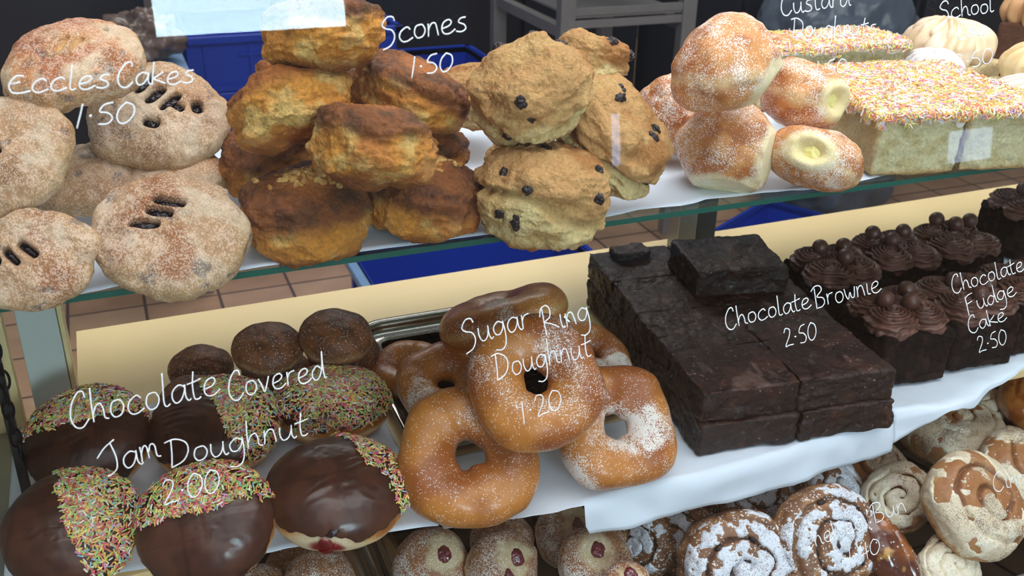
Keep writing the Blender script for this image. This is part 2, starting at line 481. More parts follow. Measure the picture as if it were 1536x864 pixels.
# where each pastry lies: kind, centre (m), axes, half sizes (m), seed, options, label
LAYOUT = [
 ('eccles', (0.0202, 0.5823, 1.0125), ((0.904, 0.422, -0.065), (-0.366, 0.688, -0.627), (-0.22, 0.591, 0.776)), (0.0449, 0.0387, 0.0162), 1, {'slits': [(-0.04, 0.34, 2, 1.25), (-0.11, 0.14, 6, 0.95), (-0.24, -0.1, 12, 1.1)]}, 'large flat eccles cake with three slits at the front edge of the glass shelf'),
 ('eccles', (-0.0524, 0.5789, 1.0082), ((0.986, 0.0, -0.168), (-0.131, 0.626, -0.769), (0.105, 0.78, 0.617)), (0.0328, 0.0295, 0.0118), 2, {'slits': [(-0.62, 0.1, -50, 1), (-0.3, 0.04, -55, 1.1), (-0.02, 0.12, -48, 1.1)]}, 'eccles cake at the lower left corner of the glass shelf, right side in view'),
 ('eccles', (0.0285, 0.7107, 1.046), ((0.964, 0.258, -0.059), (-0.237, 0.744, -0.625), (-0.118, 0.617, 0.778)), (0.0474, 0.0427, 0.0171), 3, {'slits': [(-0.2, 0.42, 62, 1.1), (-0.02, 0.2, 50, 0.9), (0.2, 0.1, 50, 1.0), (0.3, 0.02, -30, 0.5), (0.56, 0.05, 100, 0.35), (-0.02, -0.32, -15, 0.5)], 'open': 1}, 'eccles cake with burst dark slits leaning beneath the topmost one'),
 ('eccles', (-0.0164, 0.6746, 1.096), ((0.935, -0.34, -0.1), (0.287, 0.892, -0.35), (0.209, 0.299, 0.931)), (0.0426, 0.0362, 0.0179), 4, {'slits': [(-0.12, -0.05, 35), (0.05, -0.15, 35)], 'brown': 1}, 'topmost eccles cake with reddish brown crust and closed slits'),
 ('eccles', (-0.0586, 0.6331, 1.054), ((0.165, -0.936, -0.309), (0.713, 0.33, -0.619), (0.682, -0.118, 0.722)), (0.0407, 0.0346, 0.0163), 5, {'slits': [(-0.1, 0.1, 60)]}, 'eccles cake cut off by the left edge of the photo, above the corner one'),
 ('eccles', (-0.0258, 0.6947, 1.014), ((0.985, -0.174, 0.0), (0.166, 0.939, -0.301), (0.052, 0.297, 0.954)), (0.0363, 0.0327, 0.0145), 6, {'slits': []}, 'shaded eccles cake hidden in the gap between the two leftmost ones and the slit ones'),
 ('eccles', (0.035, 0.6876, 1.01), ((0.985, -0.174, 0.0), (0.17, 0.964, -0.206), (0.036, 0.203, 0.979)), (0.0343, 0.0308, 0.0137), 7, {'slits': [(0, 0, 10)]}, 'eccles cake mostly hidden behind the large front one, its right rim showing'),
 ('cheese', (0.1059, 0.604, 1.0084), ((1.0, 0.0, 0.021), (0.002, 0.995, -0.1), (-0.02, 0.1, 0.995)), (0.0407, 0.0374, 0.0244), 8, {'crumbs': (0.0, 0.05)}, 'dark baked cheese scone with pale cheese crumbs at the shelf edge beside the eccles cakes'),
 ('cheese', (0.185, 0.6002, 1.0076), ((0.858, -0.496, 0.132), (0.491, 0.869, 0.067), (-0.148, 0.008, 0.989)), (0.0405, 0.0373, 0.0227), 9, {'crumbs': (0.1, 0.1)}, 'dark baked cheese scone at the shelf edge beside the raisin scone'),
 ('cheese', (0.1409, 0.5557, 1.062), ((0.491, -0.85, 0.194), (0.807, 0.527, 0.268), (-0.329, 0.025, 0.944)), (0.0394, 0.0363, 0.0217), 10, {'side': 1}, 'golden cheese scone resting across the two front ones'),
 ('cheese', (0.1041, 0.6132, 1.074), ((0.97, -0.171, -0.173), (0.236, 0.831, 0.504), (0.058, -0.53, 0.846)), (0.0388, 0.0357, 0.0213), 11, {'side': 1, 'pale': 1}, 'orange cheese scone tilted up to the right, second layer'),
 ('cheese', (0.193, 0.6435, 1.067), ((0.701, -0.588, 0.404), (0.658, 0.751, -0.048), (-0.275, 0.3, 0.914)), (0.0402, 0.037, 0.0209), 12, {'side': 1}, 'cheese scone tilted down to the right behind the price 1.50'),
 ('cheese', (0.127, 0.6183, 1.116), ((0.0, -1.0, 0.023), (0.955, 0.007, 0.296), (-0.296, 0.022, 0.955)), (0.038, 0.035, 0.0209), 13, {'side': 1}, 'topmost cheese scone under the white reflection'),
 ('cheese', (0.1013, 0.6827, 1.02), ((0.921, -0.335, -0.196), (0.342, 0.94, 0.0), (0.184, -0.067, 0.981)), (0.039, 0.0359, 0.0234), 14, {}, 'shaded cheese scone low in the gap beside the eccles cakes'),
 ('cheese', (0.203, 0.6434, 1.02), ((0.643, -0.766, 0.0), (0.766, 0.643, 0.0), (0.0, 0.0, 1.0)), (0.0268, 0.0247, 0.0161), 15, {}, 'shaded cheese scone low in the pile behind the front pair'),
 ('cheese', (0.1667, 0.7009, 1.056), ((0.342, -0.94, 0.0), (0.94, 0.342, 0.0), (0.0, 0.0, 1.0)), (0.034, 0.0313, 0.0204), 16, {}, 'cheese scone in the middle of the pile under the topmost one'),
 ('cheese', (0.1299, 0.8145, 1.044), ((0.342, -0.94, 0.0), (0.94, 0.342, 0.0), (0.0, 0.0, 1.0)), (0.0195, 0.0179, 0.0117), 17, {'pale': 1}, 'cheese scone far behind the tilted orange one'),
 ('fruit', (0.277, 0.7445, 1.034), ((0.342, -0.94, 0.0), (0.94, 0.342, 0.0), (0.0, 0.0, 1.0)), (0.0385, 0.0354, 0.0231), 18, {'n': 0}, 'plain pale scone behind the tall raisin scone'),
 ('fruit', (0.2548, 0.5633, 1.016), ((0.994, 0.0, 0.113), (0.005, 0.999, -0.04), (-0.113, 0.04, 0.993)), (0.0412, 0.0391, 0.0321), 19, {'cur': [(-0.75, -0.2, 0.5), (-0.45, -0.55, 0.35), (-0.05, 0.1, 1), (0.45, -0.45, 0.6), (0.4, -0.7, 0.25), (-0.85, -0.5, -0.1), (-0.7, -0.7, -0.2)], 'split': 1}, 'raisin scone with cracked pale side at the front edge of the glass shelf'),
 ('fruit', (0.2532, 0.582, 1.082), ((0.915, -0.245, -0.321), (0.161, 0.95, -0.267), (0.37, 0.193, 0.909)), (0.0382, 0.0344, 0.0275), 20, {'cur': [(-0.1, 0.7, 0.8), (-0.5, -0.6, 0.5), (-0.55, -0.8, 0.1), (0.8, 0.1, 0.6), (-0.9, -0.5, -0.3), (0.55, 0.7, 0.6)]}, 'large raisin scone tilted up to the right, top of its pile'),
 ('fruit', (0.3166, 0.6291, 1.084), ((0.901, -0.241, 0.361), (0.219, 0.97, 0.103), (-0.375, -0.014, 0.927)), (0.0265, 0.0239, 0.0191), 21, {'cur': [(-0.1, -0.6, 0.7), (0.5, -0.6, 0.5)]}, 'raisin scone peeking out behind the large tilted one'),
 ('fruit', (0.3151, 0.584, 1.042), ((0.534, 0.762, 0.366), (-0.419, 0.615, -0.668), (-0.735, 0.203, 0.647)), (0.0432, 0.0337, 0.0259), 22, {'cur': [(-0.5, 0.3, 0.8), (-0.45, 0.05, 1), (0.3, 0.4, 0.8), (0.4, 0.1, 1), (0.85, -0.2, 0.2)], 'split': 1}, 'long raisin scone leaning down to the right towards the shelf edge'),
 ('fruit', (0.2685, 0.6205, 1.016), ((0.966, -0.259, 0.0), (0.259, 0.966, 0.0), (0.0, 0.0, 1.0)), (0.029, 0.0261, 0.0203), 23, {'cur': []}, 'shaded raisin scone hidden under the large tilted one'),
 ('custard', (0.4028, 0.5892, 1.088), ((0.864, -0.499, -0.062), (0.502, 0.849, 0.164), (-0.029, -0.173, 0.984)), (0.0375, 0.0345, 0.0323), 24, {'flat': [(0.25, -0.75, -0.6)], 'shear': 0.22, 'taper': 0.16}, 'topmost sugared custard doughnut, round and smooth'),
 ('custard', (0.4263, 0.681, 1.024), ((0.977, 0.0, -0.212), (-0.046, 0.976, -0.212), (0.207, 0.217, 0.954)), (0.0359, 0.0341, 0.0305), 25, {'taper': 0.15}, 'sugared custard doughnut at the back left of its pile beside the raisin scone'),
 ('custard', (0.4273, 0.6078, 1.0173), ((0.979, 0.0, -0.203), (-0.074, 0.932, -0.355), (0.189, 0.362, 0.913)), (0.0372, 0.0354, 0.0328), 26, {'flat': [(0.68, -0.72, 0.12), (-0.45, -0.72, -0.52)], 'shear': -0.15, 'taper': 0.1}, 'front left sugared custard doughnut on the white paper'),
 ('custard', (0.5008, 0.6227, 1.046), ((0.904, 0.0, 0.427), (-0.061, 0.99, 0.129), (-0.423, -0.143, 0.895)), (0.0332, 0.0315, 0.0266), 27, {'hole': (0.35, -0.95, 0.1)}, 'sugared custard doughnut with a large custard hole facing right, in the second layer'),
 ('custard', (0.4849, 0.5773, 1.01), ((0.914, 0.0, 0.405), (-0.105, 0.966, 0.238), (-0.391, -0.26, 0.883)), (0.0362, 0.0326, 0.0224), 28, {'hole': (-0.75, -0.75, 0.0)}, 'flattened sugared custard doughnut in front beside the sprinkle slices'),
 ('custard', (0.6024, 0.7978, 1.034), ((0.994, -0.0, 0.11), (0.0, 1.0, 0.0), (-0.11, 0.0, 0.994)), (0.0226, 0.0204, 0.0181), 29, {}, 'sugared custard doughnut just showing behind the topmost one'),
 ('choc', (-0.0545, 0.7129, 0.7969), ((0.989, 0.0, -0.147), (-0.063, 0.904, -0.424), (0.133, 0.428, 0.894)), (0.0459, 0.0436, 0.0239), 30, {'spr': (0, 1, 0.12)}, 'chocolate iced doughnut with sprinkles along its back, beside the white post'),
 ('choc', (-0.0663, 0.6075, 0.796), ((0.994, 0.0, -0.106), (-0.051, 0.878, -0.476), (0.093, 0.479, 0.873)), (0.0442, 0.042, 0.0221), 31, {'spr': (1, 0.15, 0.02)}, 'chocolate iced doughnut in the bottom left corner with sprinkles on its right half'),
 ('choc', (0.018, 0.5753, 0.8001), ((0.978, 0.0, -0.211), (-0.13, 0.785, -0.606), (0.165, 0.62, 0.767)), (0.0455, 0.0409, 0.0236), 32, {'spr': (0, 1, 0.12)}, 'chocolate iced doughnut in the front row under the price with sprinkles along its back'),
 ('choc', (0.0393, 0.7025, 0.7937), ((1.0, 0.0, -0.0), (-0.0, 0.981, -0.196), (0.0, 0.196, 0.981)), (0.0505, 0.048, 0.0252), 33, {'spr': (1, 0.2, 0.02)}, 'chocolate iced doughnut in the second row with sprinkles on its right half'),
 ('choc', (0.1342, 0.7099, 0.7902), ((0.997, 0.0, 0.077), (0.003, 0.999, -0.034), (-0.077, 0.034, 0.996)), (0.0464, 0.0441, 0.0232), 34, {'spr': (0.6, 0.3, -0.95)}, 'doughnut almost fully covered in sprinkles next to the sugar rings'),
 ('choc', (0.1114, 0.5866, 0.7943), ((0.997, 0.0, 0.079), (0.015, 0.982, -0.188), (-0.078, 0.189, 0.979)), (0.0517, 0.0465, 0.0258), 35, {'spr': (1, 0.35, 0.42), 'jam': (-0.35, -0.9, -0.15)}, 'chocolate iced doughnut with red jam leaking at its front and a sprinkled right rim'),
 ('jamd', (0.0402, 0.8155, 0.7844), ((1.0, -0.0, 0.0), (0.0, 0.981, -0.196), (0.0, 0.196, 0.981)), (0.0285, 0.0271, 0.0171), 36, {'brown': 1, 'jam': None}, 'brown sugared doughnut furthest left in the back row on the cream deck'),
 ('jamd', (0.0278, 0.7595, 0.7851), ((1.0, -0.0, 0.0), (0.0, 0.981, -0.196), (0.0, 0.196, 0.981)), (0.0297, 0.0282, 0.0178), 37, {'brown': 1, 'jam': None}, 'brown sugared doughnut just behind the half sprinkled one'),
 ('jamd', (0.0939, 0.7702, 0.8195), ((1.0, -0.0, 0.0), (0.0, 0.981, -0.196), (0.0, 0.196, 0.981)), (0.03, 0.0285, 0.018), 38, {'brown': 1, 'jam': None}, 'brown sugared doughnut raised in the middle of the back row'),
 ('jamd', (0.1011, 0.7847, 0.7858), ((1.0, -0.0, 0.0), (0.0, 0.981, -0.196), (0.0, 0.196, 0.981)), (0.0308, 0.0293, 0.0185), 39, {'brown': 1, 'jam': (0.3, -0.75, 0.55)}, 'brown sugared doughnut with a red jam spot in the back row'),
 ('jamd', (0.1508, 0.7569, 0.8275), ((1.0, -0.0, 0.0), (0.0, 0.981, -0.196), (0.0, 0.196, 0.981)), (0.0313, 0.0298, 0.0188), 40, {'brown': 1, 'jam': None}, 'brown sugared doughnut at the top right of the back row'),
 ('jamd', (0.1643, 0.7914, 0.7879), ((1.0, -0.0, 0.0), (0.0, 0.981, -0.196), (0.0, 0.196, 0.981)), (0.0341, 0.0324, 0.0205), 41, {'brown': 1, 'jam': None}, 'brown sugared doughnut with a pale side behind the fully sprinkled one'),
 ('ring', (0.2079, 0.5761, 0.8095), ((0.967, -0.17, -0.192), (0.004, 0.757, -0.653), (0.256, 0.63, 0.733)), (0.0565, 0.0565, 0.0181), 42, {'sq': 0.2, 'sug': 0.45}, 'front left sugar ring doughnut with white sugar around its hole'),
 ('ring', (0.2584, 0.5727, 0.8655), ((0.972, 0.171, -0.161), (-0.235, 0.683, -0.692), (-0.009, 0.71, 0.704)), (0.0518, 0.0518, 0.0171), 43, {'sq': 0.1, 'sug': 0.35}, 'topmost sugar ring doughnut lying over the front two'),
 ('ring', (0.3297, 0.5767, 0.8075), ((0.819, -0.573, -0.038), (0.407, 0.625, -0.666), (0.406, 0.53, 0.745)), (0.0545, 0.0545, 0.0163), 44, {'sq': 0.35, 'sug': 0.8}, 'front right sugar ring doughnut dusted thickly beside the brownies'),
 ('ring', (0.2311, 0.6963, 0.7975), ((0.935, -0.34, -0.105), (0.293, 0.903, -0.314), (0.202, 0.263, 0.943)), (0.0445, 0.0445, 0.0142), 45, {'sq': 0.2, 'sug': 0.5}, 'sugar ring doughnut lying behind the front left one'),
 ('ring', (0.2135, 0.7578, 0.7818), ((0.918, -0.334, -0.216), (0.318, 0.942, -0.108), (0.239, 0.03, 0.97)), (0.036, 0.036, 0.0115), 46, {'sq': 0.2, 'sug': 0.5}, 'sugar ring doughnut at the far left of its pile touching the sprinkled doughnut'),
 ('ring', (0.2999, 0.7404, 0.8295), ((0.929, -0.338, -0.149), (0.369, 0.83, 0.418), (-0.017, -0.444, 0.896)), (0.062, 0.062, 0.0186), 47, {'sq': 0.1, 'sug': 0.5}, 'sugar ring doughnut seen edge on at the back of its pile'),
 ('ring', (0.3658, 0.6943, 0.7995), ((0.919, -0.335, 0.206), (0.386, 0.869, -0.309), (-0.076, 0.364, 0.928)), (0.0411, 0.0411, 0.0132), 48, {'sq': 0.1, 'sug': 1.6}, 'sugar ring doughnut white with sugar behind the front right one'),
 ('jamd', (0.1906, 0.619, 0.675), ((0.982, 0.0, -0.189), (-0.121, 0.768, -0.629), (0.145, 0.64, 0.754)), (0.0321, 0.0305, 0.0199), 49, {'jam': (0.35, 0.1, 0.9)}, 'jam doughnut with a smeared red spot beside the curved tray rim'),
 ('jamd', (0.2432, 0.5905, 0.68), ((0.994, -0.0, 0.108), (0.07, 0.759, -0.647), (-0.082, 0.651, 0.755)), (0.0313, 0.0297, 0.0194), 50, {'jam': (0.2, 0.1, 0.95)}, 'jam doughnut with two glossy purple jam spots at the bottom of the photo'),
 ('jamd', (0.3167, 0.5674, 0.68), ((0.999, -0.0, 0.054), (0.035, 0.759, -0.65), (-0.041, 0.651, 0.758)), (0.0317, 0.0301, 0.0197), 51, {'jam': (-0.1, 0.3, 0.95)}, 'jam doughnut with one dark jam eye and a pale top, bottom centre'),
 ('jamd', (0.3173, 0.6249, 0.665), ((0.994, 0.0, 0.108), (0.082, 0.651, -0.755), (-0.07, 0.759, 0.647)), (0.03, 0.0285, 0.0186), 52, {'jam': (0.15, 0.2, 0.95)}, 'pale jam doughnut with a small jam dot under the paper edge'),
 ('jamd', (0.2643, 0.6453, 0.66), ((1.0, -0.0, 0.0), (0.0, 0.976, -0.217), (0.0, 0.217, 0.976)), (0.0291, 0.0276, 0.018), 53, {'jam': None}, 'brown jam doughnut partly under the front left sugar ring'),
 ('jamd', (0.3551, 0.6101, 0.66), ((1.0, -0.0, 0.0), (0.0, 0.976, -0.217), (0.0, 0.217, 0.976)), (0.0273, 0.0259, 0.0169), 54, {'jam': None}, 'brown jam doughnut under the white paper beside the chelsea buns'),
 ('jamd', (0.3247, 0.5261, 0.69), ((1.0, -0.0, 0.0), (0.0, 0.914, -0.406), (0.0, 0.406, 0.914)), (0.0202, 0.0192, 0.0125), 55, {'jam': (0, 0.1, 0.95)}, 'jam doughnut at the bottom edge in front of the chelsea buns'),
 ('jamd', (0.0936, 0.6639, 0.66), ((1.0, -0.0, 0.0), (0.0, 0.949, -0.316), (0.0, 0.316, 0.949)), (0.035, 0.0332, 0.0217), 56, {'jam': (0.6, -0.4, 0.7)}, 'jam doughnut under the leaking chocolate one, its side showing'),
 ('jamd', (0.0973, 0.6138, 0.69), ((1.0, -0.0, 0.0), (0.0, 0.949, -0.316), (0.0, 0.316, 0.949)), (0.0287, 0.0273, 0.0178), 57, {'jam': None}, 'sugared doughnut below the leaking chocolate one at the bottom edge'),
 ('jamd', (0.05, 0.632, 0.68), ((1.0, -0.0, 0.0), (0.0, 0.949, -0.316), (0.0, 0.316, 0.949)), (0.0251, 0.0238, 0.0155), 58, {'jam': None}, 'sugared doughnut below the price marked chocolate one at the bottom edge'),
 ('chelsea', (0.4246, 0.5225, 0.68), ((0.993, -0.0, -0.115), (-0.094, 0.581, -0.808), (0.067, 0.814, 0.577)), (0.0505, 0.0464, 0.0212), 59, {}, 'chelsea bun with a white iced spiral at the bottom edge of the photo'),
 ('chelsea', (0.5065, 0.5149, 0.69), ((0.998, 0.0, 0.055), (0.046, 0.555, -0.831), (-0.031, 0.832, 0.554)), (0.0493, 0.0453, 0.0207), 60, {}, 'chelsea bun with a white iced spiral under the written price'),
 ('chelsea', (0.4922, 0.597, 0.68), ((0.995, 0.0, -0.1), (-0.06, 0.8, -0.597), (0.08, 0.6, 0.796)), (0.035, 0.0322, 0.0147), 61, {}, 'chelsea bun with dark fruit and icing just under the paper fold'),
 ('chelsea', (0.405, 0.5729, 0.675), ((0.53, -0.0, -0.848), (-0.678, 0.6, -0.424), (0.509, 0.8, 0.318)), (0.0336, 0.0309, 0.0141), 62, {}, 'chelsea bun standing on its side left of the iced spirals'),
 ('chelsea', (0.3759, 0.5886, 0.665), ((0.469, 0.0, -0.883), (-0.625, 0.707, -0.331), (0.625, 0.707, 0.331)), (0.032, 0.0294, 0.0134), 63, {}, 'brown chelsea bun standing on its side next to the jam doughnuts'),
 ('chelsea', (0.5834, 0.5958, 0.66), ((0.944, 0.0, 0.329), (0.191, 0.814, -0.549), (-0.268, 0.581, 0.768)), (0.0394, 0.0363, 0.0166), 64, {}, 'chelsea bun lying behind the iced spirals under the paper edge'),
 ('chelsea', (0.462, 0.629, 0.66), ((0.896, 0.0, -0.444), (-0.221, 0.868, -0.444), (0.386, 0.496, 0.778)), (0.033, 0.0303, 0.0139), 65, {}, 'shaded chelsea bun below the hanging paper, left of the fruit topped one'),
 ('chelsea', (0.5534, 0.6304, 0.655), ((0.977, -0.0, 0.212), (0.046, 0.976, -0.212), (-0.207, 0.217, 0.954)), (0.0316, 0.0291, 0.0133), 66, {}, 'shaded chelsea bun furthest back below the hanging paper'),
 ('cinnamon', (0.6621, 0.5047, 0.69), ((0.929, -0.338, 0.153), (0.363, 0.745, -0.56), (0.076, 0.575, 0.814)), (0.051, 0.0469, 0.0214), 67, {'ice': 1}, 'large cinnamon bun with creamy icing and cocoa dusting'),
 ('cinnamon', (0.7706, 0.6362, 0.66), ((0.939, -0.342, -0.05), (0.339, 0.939, -0.05), (0.064, 0.03, 0.998)), (0.0527, 0.0485, 0.0221), 68, {'ice': 1}, 'cinnamon bun with a pale cut side directly under the crumpled paper'),
 ('cinnamon', (0.6321, 0.5607, 0.665), ((0.812, -0.296, -0.503), (0.004, 0.865, -0.503), (0.583, 0.406, 0.704)), (0.034, 0.0313, 0.0143), 69, {'ice': 1}, 'cinnamon bun standing on edge between the chelsea buns and the large one'),
 ('cinnamon', (0.7833, 0.5559, 0.66), ((0.917, -0.334, 0.218), (0.398, 0.807, -0.436), (-0.03, 0.487, 0.873)), (0.0485, 0.0446, 0.0204), 70, {'ice': 1}, 'iced cinnamon bun at the right edge of the photo behind the large one'),
 ('cinnamon', (0.6181, 0.4802, 0.652), ((0.94, -0.342, 0.0), (0.29, 0.797, -0.53), (0.181, 0.498, 0.848)), (0.0293, 0.0269, 0.0123), 71, {'ice': 1}, 'iced cinnamon bun at the bottom edge in front of the large one'),
 ('cinnamon', (0.8932, 0.6426, 0.665), ((0.94, -0.342, 0.0), (0.32, 0.88, -0.351), (0.12, 0.33, 0.936)), (0.0421, 0.0388, 0.0177), 72, {'ice': 0}, 'shiny caramel glazed bun at the right edge under the paper'),
 ('cinnamon', (0.8457, 0.6807, 0.65), ((0.94, -0.342, 0.0), (0.332, 0.912, -0.243), (0.083, 0.228, 0.97)), (0.0357, 0.0329, 0.015), 73, {'ice': 1}, 'cinnamon bun furthest back under the crumpled paper'),
 ('cinnamon', (0.6504, 0.6194, 0.655), ((0.935, -0.34, -0.105), (0.293, 0.903, -0.314), (0.202, 0.263, 0.943)), (0.0362, 0.0333, 0.0152), 74, {'ice': 1}, 'cinnamon bun dusted brown, behind the one standing on edge'),
 ('cinnamon', (0.7615, 0.6044, 0.65), ((0.934, -0.34, 0.108), (0.356, 0.909, -0.216), (-0.025, 0.24, 0.97)), (0.0302, 0.0277, 0.0127), 75, {'ice': 1}, 'cinnamon bun hidden between the cut sided one and the large one'),
 ('glazed', (0.5619, 0.4952, 0.664), ((0.307, 0.532, 0.789), (-0.54, 0.781, -0.316), (-0.784, -0.329, 0.526)), (0.0512, 0.0307, 0.0215), 76, {}, 'dark caramel glazed bun lying diagonally between the chelsea and cinnamon buns'),
]

# handwriting on the front glass: text, start and end of its base line (x, z), letter height direction
WRITING = [
 ('Eccles', (-0.0396, 1.1314), (0.0011, 1.1311), (0.00066, 0.00557)),
 ('Cakes', (0.0039, 1.1312), (0.0369, 1.1304), (0.00054, 0.00548)),
 ('1.50', (-0.0162, 1.1155), (0.0097, 1.1149), (0.00053, 0.00524)),
 ('Scones', (0.1257, 1.142), (0.1694, 1.146), (-0.0007, 0.00649)),
 ('1.50', (0.1384, 1.1259), (0.1617, 1.1265), (-0.00028, 0.00514)),
 ('Custard', (0.3556, 1.1437), (0.4032, 1.1464), (-0.00159, 0.00612)),
 ('Doughnuts', (0.3641, 1.1308), (0.4239, 1.1288), (-0.00082, 0.00591)),
 ('1.50', (0.3823, 1.1079), (0.4062, 1.1084), (-0.00119, 0.00463)),
 ('School', (0.4712, 1.135), (0.514, 1.1375), (-0.00214, 0.00585)),
 ('Cake', (0.487, 1.1227), (0.5125, 1.1236), (-0.00181, 0.00521)),
 ('2.50', (0.4884, 1.1033), (0.5205, 1.106), (-0.00233, 0.00533)),
 ('Chocolate', (-0.0407, 0.9708), (0.0304, 0.9749), (-0.00027, 0.00956)),
 ('Covered', (0.0342, 0.9703), (0.0843, 0.9732), (-0.00072, 0.00822)),
 ('Jam', (-0.0314, 0.9425), (-0.0017, 0.9461), (-0.0008, 0.00889)),
 ('Doughnut', (0.001, 0.9393), (0.073, 0.942), (-0.0005, 0.00841)),
 ('2.00', (-0.0051, 0.9184), (0.0248, 0.9192), (-0.00044, 0.00785)),
 ('Sugar', (0.1616, 0.9767), (0.2029, 0.9814), (-0.00207, 0.0088)),
 ('Ring', (0.2103, 0.976), (0.2398, 0.98), (-0.00255, 0.00864)),
 ('Doughnut', (0.18, 0.9535), (0.241, 0.9566), (-0.00178, 0.00882)),
 ('1.20', (0.1951, 0.9222), (0.223, 0.9267), (-0.00236, 0.00744)),
 ('Chocolate', (0.3328, 0.957), (0.3965, 0.9615), (-0.00249, 0.0073)),
 ('Brownie', (0.3998, 0.96), (0.4522, 0.9636), (-0.00313, 0.00801)),
 ('2.50', (0.3784, 0.937), (0.4044, 0.9379), (-0.00249, 0.00722)),
 ('Chocolate', (0.5149, 0.9517), (0.579, 0.9589), (-0.00381, 0.00705)),
 ('Fudge', (0.5313, 0.9342), (0.5753, 0.9415), (-0.00443, 0.00721)),
 ('Cake', (0.5361, 0.9183), (0.5697, 0.9236), (-0.00419, 0.00685)),
 ('2.50', (0.5473, 0.9019), (0.5754, 0.903), (-0.00346, 0.00712)),
 ('Chelsea', (0.4115, 0.7726), (0.4637, 0.7786), (-0.00414, 0.00894)),
 ('Bun', (0.472, 0.7803), (0.5025, 0.782), (-0.0042, 0.00915)),
 ('1.40', (0.4524, 0.7501), (0.4835, 0.7511), (-0.00351, 0.00816)),
 ('Cinnamon', (0.588, 0.7764), (0.6632, 0.7777), (-0.00461, 0.00906)),
]


# ------------------------------------------------------------------ pastries
EX = {'eccles': (2.2, 2.4), 'cheese': (2.2, 3.2), 'fruit': (2.3, 2.8), 'custard': (2.3, 2.2), 'choc': (2.1, 2.3), 'jamd': (2.1, 2.2),
      'chelsea': (2.2, 3.2), 'cinnamon': (2.2, 3.0), 'glazed': (2.2, 2.2)}


def seg_dist(x, y, cx, cy, ang, half):
    ca, sa = math.cos(ang), math.sin(ang)
    u = (x - cx) * ca + (y - cy) * sa; v = -(x - cx) * sa + (y - cy) * ca
    return np.hypot(np.maximum(np.abs(u) - half, 0), v), u, v


def eccles(loc, R, dims, seed, o, label):
    root = empty('eccles_cake', loc, label, 'eccles cake', 'eccles cakes on the glass shelf', R)
    a, b, c = dims
    V, F, p = superell(76, a, b, c, *EX['eccles'])
    # uneven outline, low broad dents
    V[:, :2] *= (1 + .05 * fbm(p * [1.6, 1.6, 0], seed, 2))[:, None]
    N = normals(V, F)
    V = V + N * (.0022 * fbm(V * 38, seed, 3) + .0007 * fbm(V * 160, seed + 3, 3))[:, None]
    top = p[:, 2] > 0
    g = np.zeros(len(V)); lip = np.zeros(len(V))
    wide = .0032 if o.get('open') else .0022
    for (sx, sy, ang, *ln) in o['slits']:
        hl = .15 * (ln[0] if ln else 1) * a
        d, u, v = seg_dist(V[:, 0], V[:, 1], sx * a, sy * b, math.radians(ang), hl)
        wd = wide * (.3 + .8 * np.sqrt(np.clip(1 - (u / (hl + wide)) ** 2, 0, 1))) * (1 + .25 * fbm(V * 120, seed + 50, 2))
        g = np.maximum(g, np.exp(-(d / wd) ** 4) * top)
        lip = np.maximum(lip, np.exp(-((d - 2.1 * wide) / wide) ** 2) * top)
    shut = .45 if o.get('brown') else 1
    V[:, 2] += -g * .007 * shut + lip * .0012
    pale = lin(204, 176, 146); tan = lin(184, 142, 104); br = lin(150, 88, 46); dk = lin(28, 16, 20)
    if o.get('brown'):
        pale = lin(216, 184, 148); tan = lin(206, 140, 92); br = lin(176, 88, 40)
    f = fbm(V * 55, seed + 9, 4)
    f2 = fbm(V * 24, seed + 19, 3)
    col = mix(np.tile(tan, (len(V), 1)), pale, sstep(-.2, .5, f))
    col = mix(col, br, sstep(-.05, .45, f2 + .25 * f) * .85)
    col = mix(col, lin(118, 66, 36), sstep(.35, .8, fbm(V * 42, seed + 23, 3)) * .55)
    side = sstep(.35, -.1, p[:, 2]); col = mix(col, lin(196, 164, 112), side * .7)
    under = sstep(-.3, -.7, p[:, 2]); col = mix(col, lin(150, 100, 60), under)
    # currants showing grey through the thin pastry
    sp = fbm(V * 105, seed + 31, 2); m = sstep(.72, .95, sp); col = mix(col, lin(108, 98, 98), m * .65)
    V -= N * (m * .0008)[:, None]
    if o.get('brown'):
        col = mix(col, lin(196, 150, 90), lip * .6)
        col = mix(col, lin(205, 160, 105), g)
    else:
        col = mix(col, dk, sstep(.3, .7, g))
    sug = (.48 + .25 * fbm(V * 30, seed + 5, 2)) * (1 - g) * sstep(-.5, .2, p[:, 2] + .2)
    mesh('pastry', V, F, M['eccles'], root, np.concatenate([col, np.clip(sug, .02, 1)[:, None]], 1))
    if not o.get('brown'):
        for (sx, sy, ang, *ln) in o['slits']:
            ln = ln[0] if ln else 1
            z = c * (1 - (sx * sx + sy * sy) ** 1.2) ** .42 - .0045
            blob('fruit_filling', (sx * a, sy * b, z), (.13 * a * ln, wide * .8, .0016), M['filling'], root, 8, .35, seed, rotz(math.radians(ang)), 'dark currant filling in a slit')
    return root


def scone_common(V, F, p, seed, dims, crag):
    a, b, c = dims
    V = V.copy()
    V[:, :2] *= (1 + .06 * fbm(p * [1.5, 1.5, .3], seed, 2))[:, None]
    V[:, 2] += .12 * c * fbm(p * [1.4, 1.4, 0], seed + 2, 2)
    N = normals(V, F)
    side = 1 - sstep(.6, .95, np.abs(N[:, 2]))
    lay = fbm(V * [45, 45, 130], seed + 4, 3)
    V = V + N * (crag * (.5 + side) * lay + .0024 * fbm(V * 50, seed + 6, 3) + .0010 * fbm(V * 210, seed + 8, 3))[:, None]
    return V, N, side, lay


